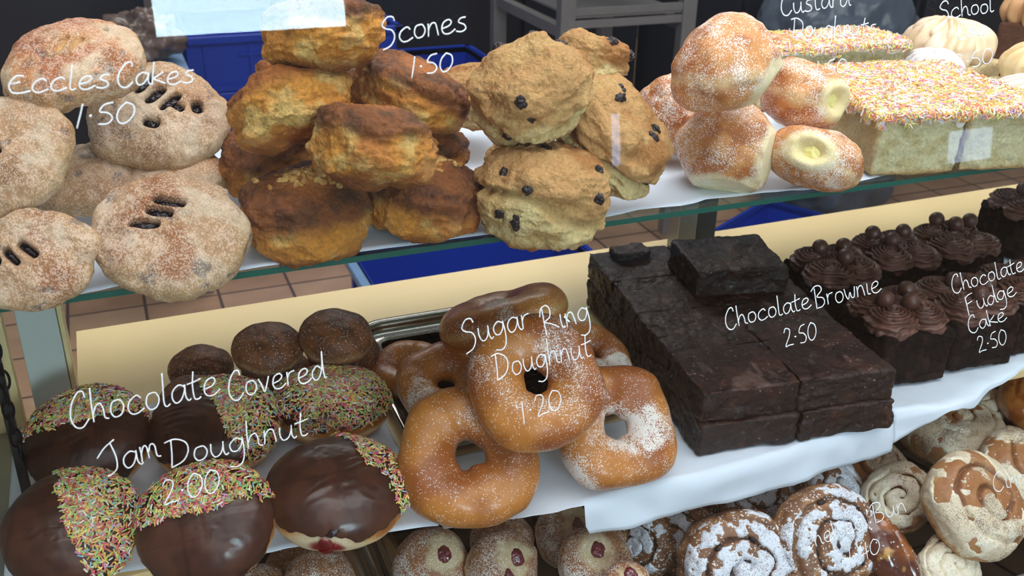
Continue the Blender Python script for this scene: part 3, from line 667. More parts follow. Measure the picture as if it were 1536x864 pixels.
def cheese(loc, R, dims, seed, o, label):
    root = empty('cheese_scone', loc, label, 'scone', 'cheese scones on the glass shelf', R)
    a, b, c = dims
    V, F, p = superell(72, a, b, c, *EX['cheese'])
    V, N, side, lay = scone_common(V, F, p, seed, dims, .0022)
    z = V[:, 2] / c
    gold = lin(214, 144, 58); yel = lin(220, 178, 104); br = lin(134, 78, 40); org = lin(188, 114, 54); dk = lin(98, 54, 32)
    if o.get('pale'):
        br = lin(168, 98, 46); dk = lin(140, 78, 38); org = lin(210, 132, 56)
    n1 = fbm(V * 70, seed + 12, 4); n2 = fbm(V * 30, seed + 14, 3)
    col = mix(np.tile(gold, (len(V), 1)), yel, sstep(-.1, .6, n1))
    col = mix(col, org, sstep(.0, .6, n2) * .7)
    rim = sstep(.1, .55, z + .25 * n2 + (.3 if 'crumbs' in o else 0)) * .95
    col = mix(col, mix(np.tile(br, (len(V), 1)), dk, sstep(-.2, .5, n1)), rim)
    rr = np.hypot(V[:, 0] / a, V[:, 1] / b)
    cen = sstep(.62, .3, rr + .2 * n2) * (z > .3)
    col = mix(col, org, cen * .8)
    col = mix(col, br, sstep(-.65, -.95, z + .15 * n1) * .8)
    mesh('scone_body', V, F, M['cheese'], root, np.concatenate([col, np.full((len(V), 1), 0.)], 1))
    if 'crumbs' in o:
        cx, cy = o['crumbs']; g = np.random.default_rng(seed)
        mb_v, mb_f, mb_c, off = [], [], [], 0
        topi = np.where((p[:, 2] > .3))[0]
        for i in range(110):
            x = cx * a + g.normal(0, .23) * a; y = cy * b + g.normal(0, .17) * b
            k = topi[np.argmin((V[topi, 0] - x) ** 2 + (V[topi, 1] - y) ** 2)]
            sV, sF, sp = superell(5, g.uniform(.0012, .0042), g.uniform(.001, .0024), .0014, 2, 2)
            sV = sV * (1 + .25 * fbm(sp * 2, i, 2))[:, None]
            sV = (sV @ rotz(g.uniform(0, PI)).T) @ frame(N[k]).T + V[k] + N[k] * .0004
            mb_v.append(sV); mb_f.append(sF + off); off += len(sV)
            mb_c.append(np.tile(mix(lin(236, 196, 124), lin(210, 146, 70), [g.random()])[0], (len(sV), 1)))
        q = mesh('cheese_crumbs', np.concatenate(mb_v), np.concatenate(mb_f), M['fruit'], root, np.concatenate(mb_c), label='pale toasted cheese crumbs on top')
        q['kind'] = 'stuff'
    return root


def fruit(loc, R, dims, seed, o, label):
    root = empty('fruit_scone' if o.get('n', 1) else 'plain_scone', loc, label, 'scone', 'fruit scones on the glass shelf', R)
    a, b, c = dims
    V, F, p = superell(72, a, b, c, *EX['fruit'])
    V, N, side, lay = scone_common(V, F, p, seed, dims, .0022)
    z = V[:, 2] / c
    n1 = fbm(V * 60, seed + 12, 4); n2 = fbm(V * 28, seed + 14, 3)
    ang = np.arctan2(V[:, 1], V[:, 0])
    if o.get('split'):
        z0 = .08 + .25 * np.sin(ang * 2 + seed) + .15 * n2
        crack = np.exp(-((z - z0) / .09) ** 2) * side
        V[:, :2] *= (1 - .11 * crack)[:, None]
        V[:, :2] *= (1 + .06 * np.exp(-((z - z0 + .4) / .25) ** 2))[:, None]
    else:
        z0 = -.2 + .2 * n2; crack = np.exp(-((z - z0) / .06) ** 2) * side * .5
    V = V + N * (np.where(z < z0, 1, .3) * .0012 * fbm(V * 120, seed + 22, 3))[:, None]
    top = lin(204, 156, 100); topb = lin(180, 124, 70); crumb = lin(228, 204, 146); cr2 = lin(212, 176, 116)
    colt = mix(np.tile(top, (len(V), 1)), topb, sstep(-.1, .6, n2))
    colt = mix(colt, cr2, sstep(.1, .6, n1) * .5)
    cols = mix(np.tile(crumb, (len(V), 1)), cr2, sstep(-.2, .5, n1))
    col = mix(cols, colt, sstep(-.15, .25, z - z0 + .15 * n1))
    col = mix(col, lin(196, 160, 104), crack * .6)
    col = mix(col, lin(176, 116, 60), sstep(-.7, -.95, z + .1 * n1))
    mesh('scone_body', V, F, M['fruit'], root, np.concatenate([col, np.zeros((len(V), 1))], 1))
    V2 = V / np.array([a, b, c]); V2 /= np.linalg.norm(V2, axis=1)[:, None]
    for j, d in enumerate(o.get('cur', [])):
        d = np.array(d, float); d /= np.linalg.norm(d)
        k = np.argmax(V2 @ d)
        g = np.random.default_rng(seed * 31 + j)
        Rr = frame(N[k]) @ rotz(g.uniform(0, PI))
        blob('raisin', V[k] - N[k] * .0006, (g.uniform(.0035, .0050), g.uniform(.0028, .0034), .0026), M['currant'], root, 14, .28, seed + j, Rr)
    return root


def custard(loc, R, dims, seed, o, label):
    root = empty('custard_doughnut', loc, label, 'doughnut', 'custard doughnuts on the glass shelf', R)
    a, b, c = dims
    V, F, p = superell(64, a, b, c, *EX['custard'])
    V = V * (1 + .075 * fbm(p * 1.2, seed, 2) + .02 * fbm(p * 4, seed + 1, 2))[:, None]
    zz = V[:, 2] / c
    V[:, :2] *= (1 - o.get('taper', 0) * zz)[:, None]; V[:, 0] += o.get('shear', 0) * V[:, 2]
    crease = np.exp(-((p[:, 0] * .5 + p[:, 1] * .3 + p[:, 2] * .8 - .25 - .2 * fbm(p * 1.2, seed + 30, 1)) / .10) ** 2)
    V = V * (1 - .022 * crease)[:, None]
    col = mix(np.tile(lin(208, 142, 80), (len(V), 1)), lin(178, 106, 52), sstep(-.2, .6, fbm(p * 2.4, seed + 4, 3)))
    q = V / dims; q /= np.linalg.norm(q, axis=1)[:, None]
    band = np.exp(-((q[:, 2] + .25 + .1 * fbm(p * 1.5, seed + 8, 2)) / .13) ** 2)
    col = mix(col, lin(232, 204, 152), band * .55)
    sug = .26 + .34 * fbm(p * 2.6, seed + 2, 3)
    for d in o.get('flat', []):
        d = np.array(d, float); d /= np.linalg.norm(d)
        s = q @ d; w = sstep(.72, .84, s + .05 * fbm(p * 3, seed + 6, 2))
        lim = .84 * float(np.max(V @ d))
        ex = np.maximum(V @ d - lim, 0)
        V = V - np.outer(ex * .85, d)
        col = mix(col, lin(240, 224, 178), w * .9); sug = sug * (1 - .35 * w)
    if 'hole' in o:
        d = np.array(o['hole'], float); d /= np.linalg.norm(d)
        s = q @ d
        pit = np.exp(-(np.maximum(1 - s, 0) / .045) ** 1.6)
        V = V * (1 - .34 * pit)[:, None]
        col = mix(col, lin(238, 216, 160), sstep(.74, .88, s))
        sug = sug * (1 - .8 * sstep(.85, .93, s))
        k = np.argmax(s)
        blob('custard', V[k] - d * .0015, (.0085, .0075, .0055), M['custard'], root, 14, .14, seed, frame(d), 'pale yellow custard in the hole')
    mesh('dough', V, F, M['dough'], root, np.concatenate([col, np.clip(sug, .04, 1)[:, None]], 1))
    return root


def choc(loc, R, dims, seed, o, label):
    root = empty('chocolate_doughnut', loc, label, 'doughnut', 'chocolate covered jam doughnuts', R)
    a, b, c = dims
    V, F, p = superell(72, a, b, c, *EX['choc'])
    V = V * (1 + .03 * fbm(p * 1.4, seed, 2) + .006 * fbm(p * 5, seed + 1, 2))[:, None]
    z = p[:, 2] / c; z = V[:, 2] / c
    n = fbm(p * 2.5, seed + 3, 3)
    col = mix(np.tile(lin(206, 140, 62), (len(V), 1)), lin(170, 100, 40), sstep(-.3, .5, n))
    col = mix(col, lin(236, 210, 160), np.exp(-((z + .22 + .08 * n) / .13) ** 2) * .85)
    if 'jam' in o:
        d9 = np.array(o['jam'], float); d9 /= np.linalg.norm(d9)
        s9 = (V / dims) @ d9 / np.linalg.norm(V / dims, axis=1)
        col = mix(col, lin(226, 206, 172), sstep(.80, .95, s9 + .04 * n)); col = mix(col, lin(140, 26, 32), sstep(.955, .985, s9 + .02 * n))
    mesh('dough', V, F, M['dough'], root, np.concatenate([col, np.full((len(V), 1), .01)], 1))
    N = normals(V, F)
    sx, sy, th = o['spr']
    dj0 = np.array(o.get('jam', (0, -1, -1)), float); dj0 /= np.linalg.norm(dj0)
    sj = (V / dims) @ dj0 / np.linalg.norm(V / dims, axis=1)
    near = np.exp(-(np.maximum(1 - sj, 0) / .06) ** 1.5) if 'jam' in o else 0 * n
    cut = .07 + .5 * near + .18 * n + .10 * fbm(p * 6, seed + 5, 2)
    msk = sstep(cut, cut + .10, z)
    V3 = V + N * (.0019 * msk - .0007)[:, None]
    keep = (msk[F].max(axis=1) > .0)
    idx = np.unique(F[keep]); rem = -np.ones(len(V), int); rem[idx] = np.arange(len(idx))
    cc = mix(np.tile(lin(62, 32, 23), (len(V), 1)), lin(78, 42, 30), sstep(-.4, .6, n))
    # swirl marks left by the palette knife
    V3 = V3 + N * (.00025 * np.sin(p[:, 1] * 26 + 5 * fbm(p * 1.2, seed + 7, 1)) * msk * sstep(.1, .6, fbm(p * 1.7, seed + 6, 2)))[:, None]
    mesh('chocolate_icing', V3[idx], rem[F[keep]], M['icing'], root, np.concatenate([cc[idx], np.zeros((len(idx), 1))], 1))
    d = np.array([sx, sy]) / math.hypot(sx, sy)
    s = V[:, 0] / a * d[0] + V[:, 1] / b * d[1] + .06 * fbm(p * 4, seed + 9, 2)
    reg = np.where((s > th) & (z > cut + .02))[0]
    g = np.random.default_rng(seed)
    area = len(reg) / len(V)
    cnt = int(7600 * area)
    pick = g.choice(reg, cnt)
    jit = g.normal(0, .0008, (cnt, 3)); jit -= N[pick] * np.sum(jit * N[pick], 1)[:, None]
    strands('sprinkles', V3[pick] + jit, N[pick], M['sprinkle'], root, .0046, .00058, seed, pw=[.11, .2, .22, .13, .1, .1, .05, .05, .04], lift=.0016)
    if 'jam' in o:
        dj = np.array(o['jam'], float); dj /= np.linalg.norm(dj)
        q = V / dims; q /= np.linalg.norm(q, axis=1)[:, None]
        k = np.argmax(q @ dj)
        Rr = frame(N[k])
        blob('jam', V[k], (.0060, .0110, .0012), M['jam'], root, 12, .12, seed, Rr, 'red jam leaking down the side')
        d2 = dj + np.array([.1, .05, .5]); k = np.argmax(q @ (d2 / np.linalg.norm(d2)))
        blob('jam_hole', V[k], (.005, .0028, .003), M['filling'], root, 10, .2, seed, frame(N[k]) @ rotz(.6), 'dark slit the jam leaks from')
    return root


def jamd(loc, R, dims, seed, o, label):
    low = loc[2] < .76
    root = empty('jam_doughnut' if low or o.get('jam') else 'sugared_doughnut', loc, label, 'doughnut',
                 'jam doughnuts on the bottom tray' if low else 'brown sugared doughnuts at the back of the deck', R)
    a, b, c = dims
    V, F, p = superell(48, a, b, c, *EX['jamd'])
    V = V * (1 + .05 * fbm(p * 1.4, seed, 2) + .01 * fbm(p * 5, seed + 1, 2))[:, None]
    z = V[:, 2] / c
    n = fbm(p * 2.3, seed + 3, 3)
    base = lin(160, 106, 68) if low else lin(128, 76, 42)
    dk = lin(142, 88, 48) if low else lin(92, 52, 30)
    col = mix(np.tile(base, (len(V), 1)), dk, sstep(-.3, .5, n))
    col = mix(col, lin(216, 180, 128) if low else lin(176, 136, 96), np.exp(-((z + .1 + .1 * n) / .16) ** 2) * (.8 if low else .5))
    sug = (.34 if low else .02) + .3 * n * (1 if low else .2)
    q = V / dims; q /= np.linalg.norm(q, axis=1)[:, None]
    if o.get('jam'):
        d = np.array(o['jam'], float); d /= np.linalg.norm(d)
        s = q @ d + .09 * n
        if low:
            col = mix(col, lin(208, 184, 144), sstep(.80, .93, s)); sug = sug * (1 - .6 * sstep(.75, .9, s))
        pit = np.exp(-(np.maximum(1 - q @ d, 0) / .02) ** 1.6)
        V = V * (1 - .06 * np.clip(pit, 0, 1))[:, None]
        N = normals(V, F); k = np.argmax(q @ d)
        g = np.random.default_rng(seed)
        if low:
            blob('jam', V[k] - N[k] * .0005, (.0078, .0060, .0030), M['plumjam'], root, 14, .14, seed, frame(N[k]), 'purple red jam spot')
            if 'two glossy' in label:
                d2 = d + np.array([-.35, -.45, -.1]); k = np.argmax(q @ (d2 / np.linalg.norm(d2)))
                blob('jam', V[k] - N[k] * .0005, (.0075, .0042, .003), M['plumjam'], root, 12, .15, seed + 1, frame(N[k]), 'second purple red jam spot')
        else:
            blob('jam', V[k], (.007, .006, .002), M['jam'], root, 12, .2, seed, frame(N[k]), 'red jam spot')
    mesh('dough', V, F, M['dough'], root, np.concatenate([col, np.clip(sug, .03, 1)[:, None]], 1))
    return root


def ring(loc, R, dims, seed, o, label):
    root = empty('ring_doughnut', loc, label, 'doughnut', 'sugar ring doughnuts', R)
    a, b, c = dims
    U, W = 180, 72
    th = np.arange(U) / U * 2 * PI; ph = np.arange(W) / W * 2 * PI
    T, Pq = np.meshgrid(th, ph, indexing='ij')
    T = T.ravel(); Pq = Pq.ravel()
    hole = .185 * a
    dirs = np.stack([np.cos(T), np.sin(T), 0 * T], 1)
    sq = o['sq']
    e = 2 + 3.0 * sq
    t4 = T + .7 + seed
    shape = (np.abs(np.cos(t4)) ** e + np.abs(np.sin(t4)) ** e) ** (-1 / e)
    shape = shape / shape.max() * (1 + .035 * fbm(dirs * 1.5, seed, 2))
    Ro = a * np.minimum(shape, 1.03)
    Ri = hole * (1 + .18 * fbm(dirs * 1.2, seed + 3, 2))
    mid = (Ro + Ri) / 2; half = (Ro - Ri) / 2
    cx = np.sign(np.cos(Pq)) * np.abs(np.cos(Pq)) ** .9; cz = np.sign(np.sin(Pq)) * np.abs(np.sin(Pq)) ** .85
    rr = mid + half * cx
    zz = c * cz * (1 + .08 * fbm(dirs * 1.7, seed + 5, 2)) * (1 - .18 * (cx < 0) * (-cx))
    V = np.stack([rr * np.cos(T), rr * np.sin(T), zz], 1)
    V += .0009 * np.stack([fbm(V * 45, seed + k, 2) for k in (11, 12, 13)], 1)
    i = np.arange(U)[:, None]; j = np.arange(W)[None]
    F = np.stack([(i * W + j), ((i + 1) % U * W + j), ((i + 1) % U * W + (j + 1) % W), (i * W + (j + 1) % W)], -1).reshape(-1, 4)
    n = fbm(V * 30, seed + 20, 3); n2 = fbm(V * 60, seed + 24, 3)
    col = mix(np.tile(lin(196, 124, 52), (len(V), 1)), lin(156, 84, 32), sstep(-.4, .6, n))
    edge = np.exp(-((V[:, 2] / c + .1) / .2) ** 2) * (cx > .5)
    col = mix(col, lin(226, 186, 120), edge * .5)
    s = .035 + .10 * sstep(.1, .8, n2)
    # thicker sugar on the face looking at the front of the case and round the hole
    patch = sstep(.15, .7, fbm(V * 26, seed + 29, 3) + .35 * sstep(.7, .35, np.hypot(V[:, 0], V[:, 1]) / a))
    s = s + o['sug'] * patch * (V[:, 2] > -c * .4)
    mesh('dough', V, F, M['ring'], root, np.concatenate([col, np.clip(s, 0, 1.0)[:, None]], 1))
    return root


def spiral_bun(loc, R, dims, seed, o, label, kind):
    ch = kind == 'chelsea'
    root = empty('chelsea_bun' if ch else ('cinnamon_bun' if kind == 'cinnamon' and o.get('ice') else 'glazed_bun'), loc, label, 'bun',
                 'chelsea buns on the bottom tray' if ch else 'cinnamon buns on the bottom tray', R)
    a, b, c = dims
    V, F, p = superell(84, a, b, c, *EX[kind])
    V[:, :2] *= (1 + .04 * fbm(p * [1.5, 1.5, .2], seed, 2))[:, None]
    x, y = V[:, 0] / a, V[:, 1] / b
    r = np.hypot(x, y) + .05 * fbm(p * 2, seed + 2, 2); th = np.arctan2(y, x)
    turns = 2.6 if ch else 2.3
    ph = (r * turns - th / (2 * PI) + seed * .37) % 1.0
    dgr = np.minimum(ph, 1 - ph)
    groove = np.exp(-(dgr / .11) ** 2) * sstep(1.02, .85, r)
    topw = sstep(.1, .5, p[:, 2])
    N = normals(V, F)
    V[:, 2] += topw * (-.0045 * groove + .0025 * np.sqrt(np.clip(1 - (r / 1.0) ** 2, 0, 1)))
    V = V + N * (.0010 * fbm(V * 60, seed + 4, 3))[:, None]
    n = fbm(V * (110 if ch else 60), seed + 8, 4); n2 = fbm(V * 26, seed + 9, 3)
    if ch:
        col = mix(np.tile(lin(124, 82, 54), (len(V), 1)), lin(170, 124, 84), sstep(-.3, .5, n))
        col = mix(col, lin(66, 38, 32), groove * topw * .9)
        sug = .1 + .0 * n
    elif o.get('ice') or kind == 'glazed':
        col = mix(np.tile(lin(184, 134, 84), (len(V), 1)), lin(214, 178, 128), sstep(-.3, .5, n))
        col = mix(col, lin(146, 88, 48), sstep(.2, .7, V[:, 2] / c) * .7)
        col = mix(col, lin(96, 52, 32), groove * topw * .8)
        sug = 0 * n + .01
    else:
        col = mix(np.tile(lin(196, 122, 52), (len(V), 1)), lin(160, 84, 32), sstep(-.3, .5, n)); sug = 0 * n
    if kind == 'glazed':
        col = mix(np.tile(lin(170, 96, 36), (len(V), 1)), lin(84, 36, 20), sstep(-.25, .45, n2)); col = mix(col, lin(226, 170, 80), sstep(.5, .9, n) * .7)
    mt = M['glaze'] if (kind == 'glazed' or (kind == 'cinnamon' and not o.get('ice'))) else M['bun']
    mesh('bun_dough', V, F, mt, root, np.concatenate([col, np.clip(sug, 0, 1)[:, None]], 1))
    N = normals(V, F)
    if ch or o.get('ice'):
        if ch:
            m = sstep(-.25, .05, n * .6 + n2 * .5 + .25 * (1 - r) - .8 * groove - .16) * sstep(.05, .3, p[:, 2])
            m = np.maximum(m, sstep(.28, .2, r) * topw)
            ic = np.tile(lin(224, 228, 238), (len(V), 1)); dust = .10 + .18 * sstep(-.2, .6, n2)
        else:
            m = sstep(-.35, -.1, n * .4 + n2 * .6 - .25 * groove) * sstep(-.15, .1, p[:, 2] + .15 * n)
            ic = mix(np.tile(lin(236, 226, 204), (len(V), 1)), lin(222, 206, 178), sstep(-.4, .4, n)); dust = .05 + .5 * sstep(-.1, .7, fbm(V * 32, seed + 40, 2))
        V3 = V + N * (.0016 * m - .0006)[:, None] + N * (.0006 * fbm(V * 140, seed + 13, 2) * m)[:, None]
        keep = (m[F].max(axis=1) > .02)
        if keep.sum() > 4:
            idx = np.unique(F[keep]); rem = -np.ones(len(V), int); rem[idx] = np.arange(len(idx))
            mesh('icing', V3[idx], rem[F[keep]], M['bicing'], root, np.concatenate([ic[idx], dust[idx, None]], 1), label='white sugar icing' if ch else 'cream icing dusted with cinnamon')
    if ch:
        g = np.random.default_rng(seed)
        cand = np.where((groove * topw > .6))[0]
        if len(cand):
            for j in range(12):
                k = g.choice(cand)
                blob('currant', V[k], (.0036, .0026, .0024), M['currant'], root, 6, .2, seed + j, frame(N[k]))
    return root


MAKE = {'eccles': eccles, 'cheese': cheese, 'fruit': fruit, 'custard': custard, 'choc': choc, 'jamd': jamd, 'ring': ring,
        'chelsea': lambda *q: spiral_bun(*q, 'chelsea'), 'cinnamon': lambda *q: spiral_bun(*q, 'cinnamon'), 'glazed': lambda *q: spiral_bun(*q, 'glazed')}
for kind, loc, R, dims, seed, opt, label in LAYOUT:
    MAKE[kind](loc, R, dims, seed, opt, label)


# ------------------------------------------------------------------ brownies and cakes
def brownie(loc, rz, dims, seed, label, tilt=0):
    R = rotz(rz)
    if tilt:
        c, s = math.cos(tilt), math.sin(tilt); R = R @ np.array([[1, 0, 0], [0, c, -s], [0, s, c]])
    root = empty('brownie', loc, label, 'brownie', 'stacked chocolate brownies', R)
    hx, hy, hz = dims
    V, F = rbox(56, hx, hy, hz, .0022)
    N = normals(V, F)
    top = sstep(.3, .9, N[:, 2]); side = 1 - sstep(.3, .8, np.abs(N[:, 2]))
    V = V + N * (.0016 * fbm(V * 45, seed, 3) * (1 + .6 * side) + .0012 * fbm(V * 170, seed + 2, 3) * side + .0004 * fbm(V * 200, seed + 4, 2) * top)[:, None]
    cr = np.abs(fbm(V * [26, 26, 0], seed + 6, 2)); crk = np.exp(-(cr / .035) ** 2) * top * sstep(.1, .5, fbm(V * 18, seed + 7, 1))
    V[:, 2] -= crk * .0018
    n = fbm(V * 60, seed + 8, 4); n2 = fbm(V * [60, 20, 30], seed + 9, 3)
    col = mix(np.tile(lin(46, 27, 24), (len(V), 1)), lin(70, 41, 34), sstep(-.1, .7, n))
    col = mix(col, lin(120, 92, 84), sstep(.7, .9, n2) * top * .6)
    col = mix(col, lin(30, 17, 14), side * (.55 + .3 * sstep(-.2, .4, n)))
    col = mix(col, lin(66, 34, 22), side * sstep(.35, .8, n2) * .7)
    col = mix(col, lin(20, 10, 8), crk * .8)
    sug = .008 + .07 * sstep(.4, 1.0, fbm(V * 26, seed + 11, 2)) * top
    mesh('brownie_slab', V, F, M['brownie'], root, np.concatenate([col, sug[:, None]], 1))
    return root


BR = -math.radians(7)
bo = np.array([.402, .566])
k = 0
rows = ['front row', 'second row', 'third row', 'back row']
for r_ in range(4):
    for q_ in range(2):
        for l_ in range(2):
            u = .0450 + q_ * .0880 + (.003 if l_ == 0 and q_ == 1 and r_ == 0 else 0); v = .036 + r_ * .0708 + ((-.003) if l_ == 0 else .001)
            w = rotz(BR) @ np.array([u, v, 0])
            side_ = 'left' if q_ == 0 else 'right'
            lay_ = 'lower layer' if l_ == 0 else 'upper layer'
            nb = 'beside the sugar rings' if q_ == 0 else 'beside the fudge cakes'
            brownie((bo[0] + w[0], bo[1] + w[1], .7690 + .0143 + l_ * .0288), BR + (k % 3 - 1) * .004, (.0440, .0353, .0142), 50 + k,
                    'chocolate brownie %s, %s of the stack, %s' % (nb, lay_, rows[r_]))
            k += 1
w = rotz(BR) @ np.array([.112, .165, 0])
brownie((bo[0] + w[0] + .006, bo[1] + w[1] + .03, .7690 + .0143 + 2 * .0288), BR - .08, (.046, .040, .0135), 71, 'chocolate brownie lying alone on top of the stack near the grey upright that stands in for a reflection')
w = rotz(BR) @ np.array([.035, .262, 0])
brownie((bo[0] + w[0] + .006, bo[1] + w[1] + .004, .7690 + 1.5 * .0288 + .0143 + .0045), BR + .06, (.019, .012, .0042), 72, 'small broken brownie piece on the back left corner of the stack')


def piped(name, c, r, hgt, mat, parent, seed, pitch=.0036, colr=((116, 78, 66), (90, 58, 48)), mode='spiral', amp=.0017, e=(1, 1), rot=0, nst=9):
    V, F, p = superell(64, r * e[0], r * e[1], hgt, 2, 2.2)
    rr = np.hypot(V[:, 0] / e[0], V[:, 1] / e[1]); th = np.arctan2(V[:, 1], V[:, 0])
    N = normals(V, F)
    wob = .0012 * fbm(p * 2.5, seed, 2)
    if mode == 'spiral':
        s = np.cos(2 * PI * ((rr + .55 * np.maximum(-V[:, 2] + hgt * .2, 0) + wob) / pitch) + th)
    else:
        s = 1 - 2 * np.abs(np.cos(.5 * (nst * th + rr / r * 4.5 + 1.2 * fbm(p * 1.5, seed, 2)))) ** 2.5
    V = V + N * (amp * s * sstep(-.9, -.3, p[:, 2]))[:, None]
    V[:, :2] *= (1 + .06 * fbm(p * 2, seed + 3, 2))[:, None]
    col = mix(np.tile(lin(*colr[0]), (len(V), 1)), lin(*colr[1]), sstep(-.5, .7, fbm(p * 3, seed + 4, 2)))
    V = V @ rotz(rot).T
    return mesh(name, V + np.asarray(c), F, mat, parent, np.concatenate([col, np.zeros((len(V), 1))], 1))


def fudge_cake(loc, rz, dims, seed, label, ros, balls):
    root = empty('fudge_cake', loc, label, 'cake', 'chocolate fudge cakes', rotz(rz))
    hx, hy, hz = dims
    V, F = rbox(56, hx, hy, hz, .003)
    N = normals(V, F)
    V = V + N * (.0012 * fbm(V * 60, seed, 3) + .0010 * fbm(V * 220, seed + 2, 3))[:, None]
    n = fbm(V * 120, seed + 8, 4)
    col = mix(np.tile(lin(28, 18, 16), (len(V), 1)), lin(56, 36, 30), sstep(-.1, .7, n))
    mesh('sponge', V, F, M['sponge'], root, col)
    for j, (x, y, r, e0, e1, ro) in enumerate(ros):
        piped('frosting_swirl', (x * hx, y * hy, hz + .0035), r * 1.12, .0125, M['fudge'], root, seed + j * 3, e=(e0, e1), rot=ro)
    for j, (x, y, z) in enumerate(balls):
        blob('chocolate_ball', (x * hx, y * hy, hz + z - .0025), (.0082, .0082, .0082), M['ball'], root, 14, .012, seed + j)
    return root


FR = -math.radians(5)
sw = lambda s: [(-.45, -.42, .0215, 1.05, .95, .3 + s), (.45, -.40, .0205, 1.1, .9, 1.2 + s), (-.42, .42, .0205, 1.0, 1.0, 2.2 + s), (.45, .42, .021, 1, 1, 3 + s), (0, 0, .018, 1.2, .9, 1 + s)]
fc = [
    ((.652, .630), 'chocolate fudge cake in the front row next to the brownies', [(-.5, -.1, .024), (.05, -.35, .024), (.35, .25, .024), (-.55, .6, .02)]),
    ((.734, .630), 'chocolate fudge cake in the front row behind the writing Fudge Cake', [(-.3, .2, .024), (.4, -.2, .024), (-.1, -.55, .022)]),
    ((.817, .634), 'chocolate fudge cake in the front row at the right edge of the photo', [(-.3, .1, .024), (.3, .3, .024)]),
    ((.662, .732), 'chocolate fudge cake at the back left of its group, three chocolate balls on it', [(-.35, .35, .024), (.35, .3, .024), (.0, -.35, .024)]),
    ((.745, .742), 'chocolate fudge cake in the middle of the back row', [(-.5, .4, .024), (-.25, -.15, .024), (.45, .3, .024)]),
    ((.828, .742), 'chocolate fudge cake at the right of the back row with balls along its rear', [(-.2, .65, .024), (.0, .1, .026), (.7, .3, .024)]),
    ((1.0, .80), 'chocolate fudge cake set apart on the cream deck at the right edge of the photo', [(-.2, .2, .024), (.3, -.2, .024)]),
]
for j, (xy, lab, bl) in enumerate(fc):
    fudge_cake((xy[0], xy[1], .7695 + .0265), FR + (j % 3 - 1) * .03, (.0372, .0375, .026), 90 + 7 * j, lab, sw(j), bl)


def sprinkle_slice(loc, rz, dims, seed, label, cnt):
    root = empty('sprinkle_cake_slice', loc, label, 'cake', 'iced sponge slices with sprinkles', rotz(rz))
    hx, hy, hz = dims
    V, F = rbox(60, hx, hy, hz, .003)
    N = normals(V, F); side = 1 - sstep(.3, .8, np.abs(N[:, 2]))
    V = V + N * (.0014 * fbm(V * 45, seed, 3) + .0009 * fbm(V * 240, seed + 2, 3) * side)[:, None]
    n = fbm(V * 120, seed + 8, 4)
    col = mix(np.tile(lin(222, 212, 168), (len(V), 1)), lin(206, 190, 138), sstep(-.1, .7, n))
    col = mix(col, lin(188, 140, 78), sstep(-.7, -.98, V[:, 2] / hz + .06 * n) * .8)
    leftc = sstep(-.92, -1.0, V[:, 0] / hx) * side
    col = mix(col, lin(190, 150, 96), leftc * .6)
    mesh('sponge', V, F, M['sponge'], root, col)
    # icing sheet with a dripping edge
    V, F = rbox(64, hx + .0018, hy + .0018, .0042, .0035)
    ang = np.arctan2(V[:, 1], V[:, 0])
    edge = sstep(.86, 1.0, np.maximum(np.abs(V[:, 0]) / hx, np.abs(V[:, 1]) / hy))
    dr = sstep(.0, .8, fbm(np.stack([V[:, 0] * 95, V[:, 1] * 95, 0 * ang], 1), seed + 3, 2))
    V[:, 2] -= edge * (V[:, 2] < 0) * dr * .006
    V[:, 2] += .0012 * fbm(V * 40, seed + 4, 3)
    V[:, 2] += hz + .0015
    mesh('icing', V, F, M['bicing'], root, np.concatenate([np.tile(lin(246, 242, 240), (len(V), 1)), np.zeros((len(V), 1))], 1), label='white icing running over the edges')
    N = normals(V, F)
    g = np.random.default_rng(seed)
    cand = np.where((N[:, 2] > -.05))[0]
    A = g.choice(cand, int(cnt)); off = g.uniform(-1, 1, (len(A), 3)) * np.array([.0016, .0016, 0])
    pal = np.array([lin(*c) for c in [(250, 150, 150), (250, 214, 110), (214, 226, 130), (250, 170, 96), (252, 246, 236), (250, 196, 110), (226, 190, 226), (255, 236, 170), (246, 240, 226)]])
    strands('sprinkles', V[A] + off, N[A], M['sprinkle'], root, .0052, .00050, seed, pal, None, .0028, .3)
    return root


SR = -math.radians(10)
SX = np.array([math.cos(SR), math.sin(SR)]); SY = np.array([-math.sin(SR), math.cos(SR)])
s0 = np.array([.549, .586])
labs = ['iced sprinkle cake slice with a cut pale side, front row beside the custard doughnuts', 'iced sprinkle cake slice in the front row at the right, reflection on its side',
        'iced sprinkle cake slice directly behind the left front one', 'iced sprinkle cake slice directly behind the right front one']
for j, (u, v) in enumerate([(0, 0), (1, 0), (0, 1), (1, 1)]):
    w = s0 + SX * (.0375 + u * .0765) + SY * (.0375 + v * .0765)
    sprinkle_slice((w[0], w[1], .985 + .0235), SR + (.02 if u else -.01), (.0372, .037, .0228), 200 + j, labs[j], 3000)
for j, (x, y) in enumerate([(.612, .800), (.692, .795)]):
    sprinkle_slice((x, y, .985 + .0275), SR + .05 * j, (.0372, .032, .027), 210 + j, ['taller iced sprinkle cake slice at the back left of its group', 'taller iced sprinkle cake slice at the back beside the piped cream cakes'][j], 2200)


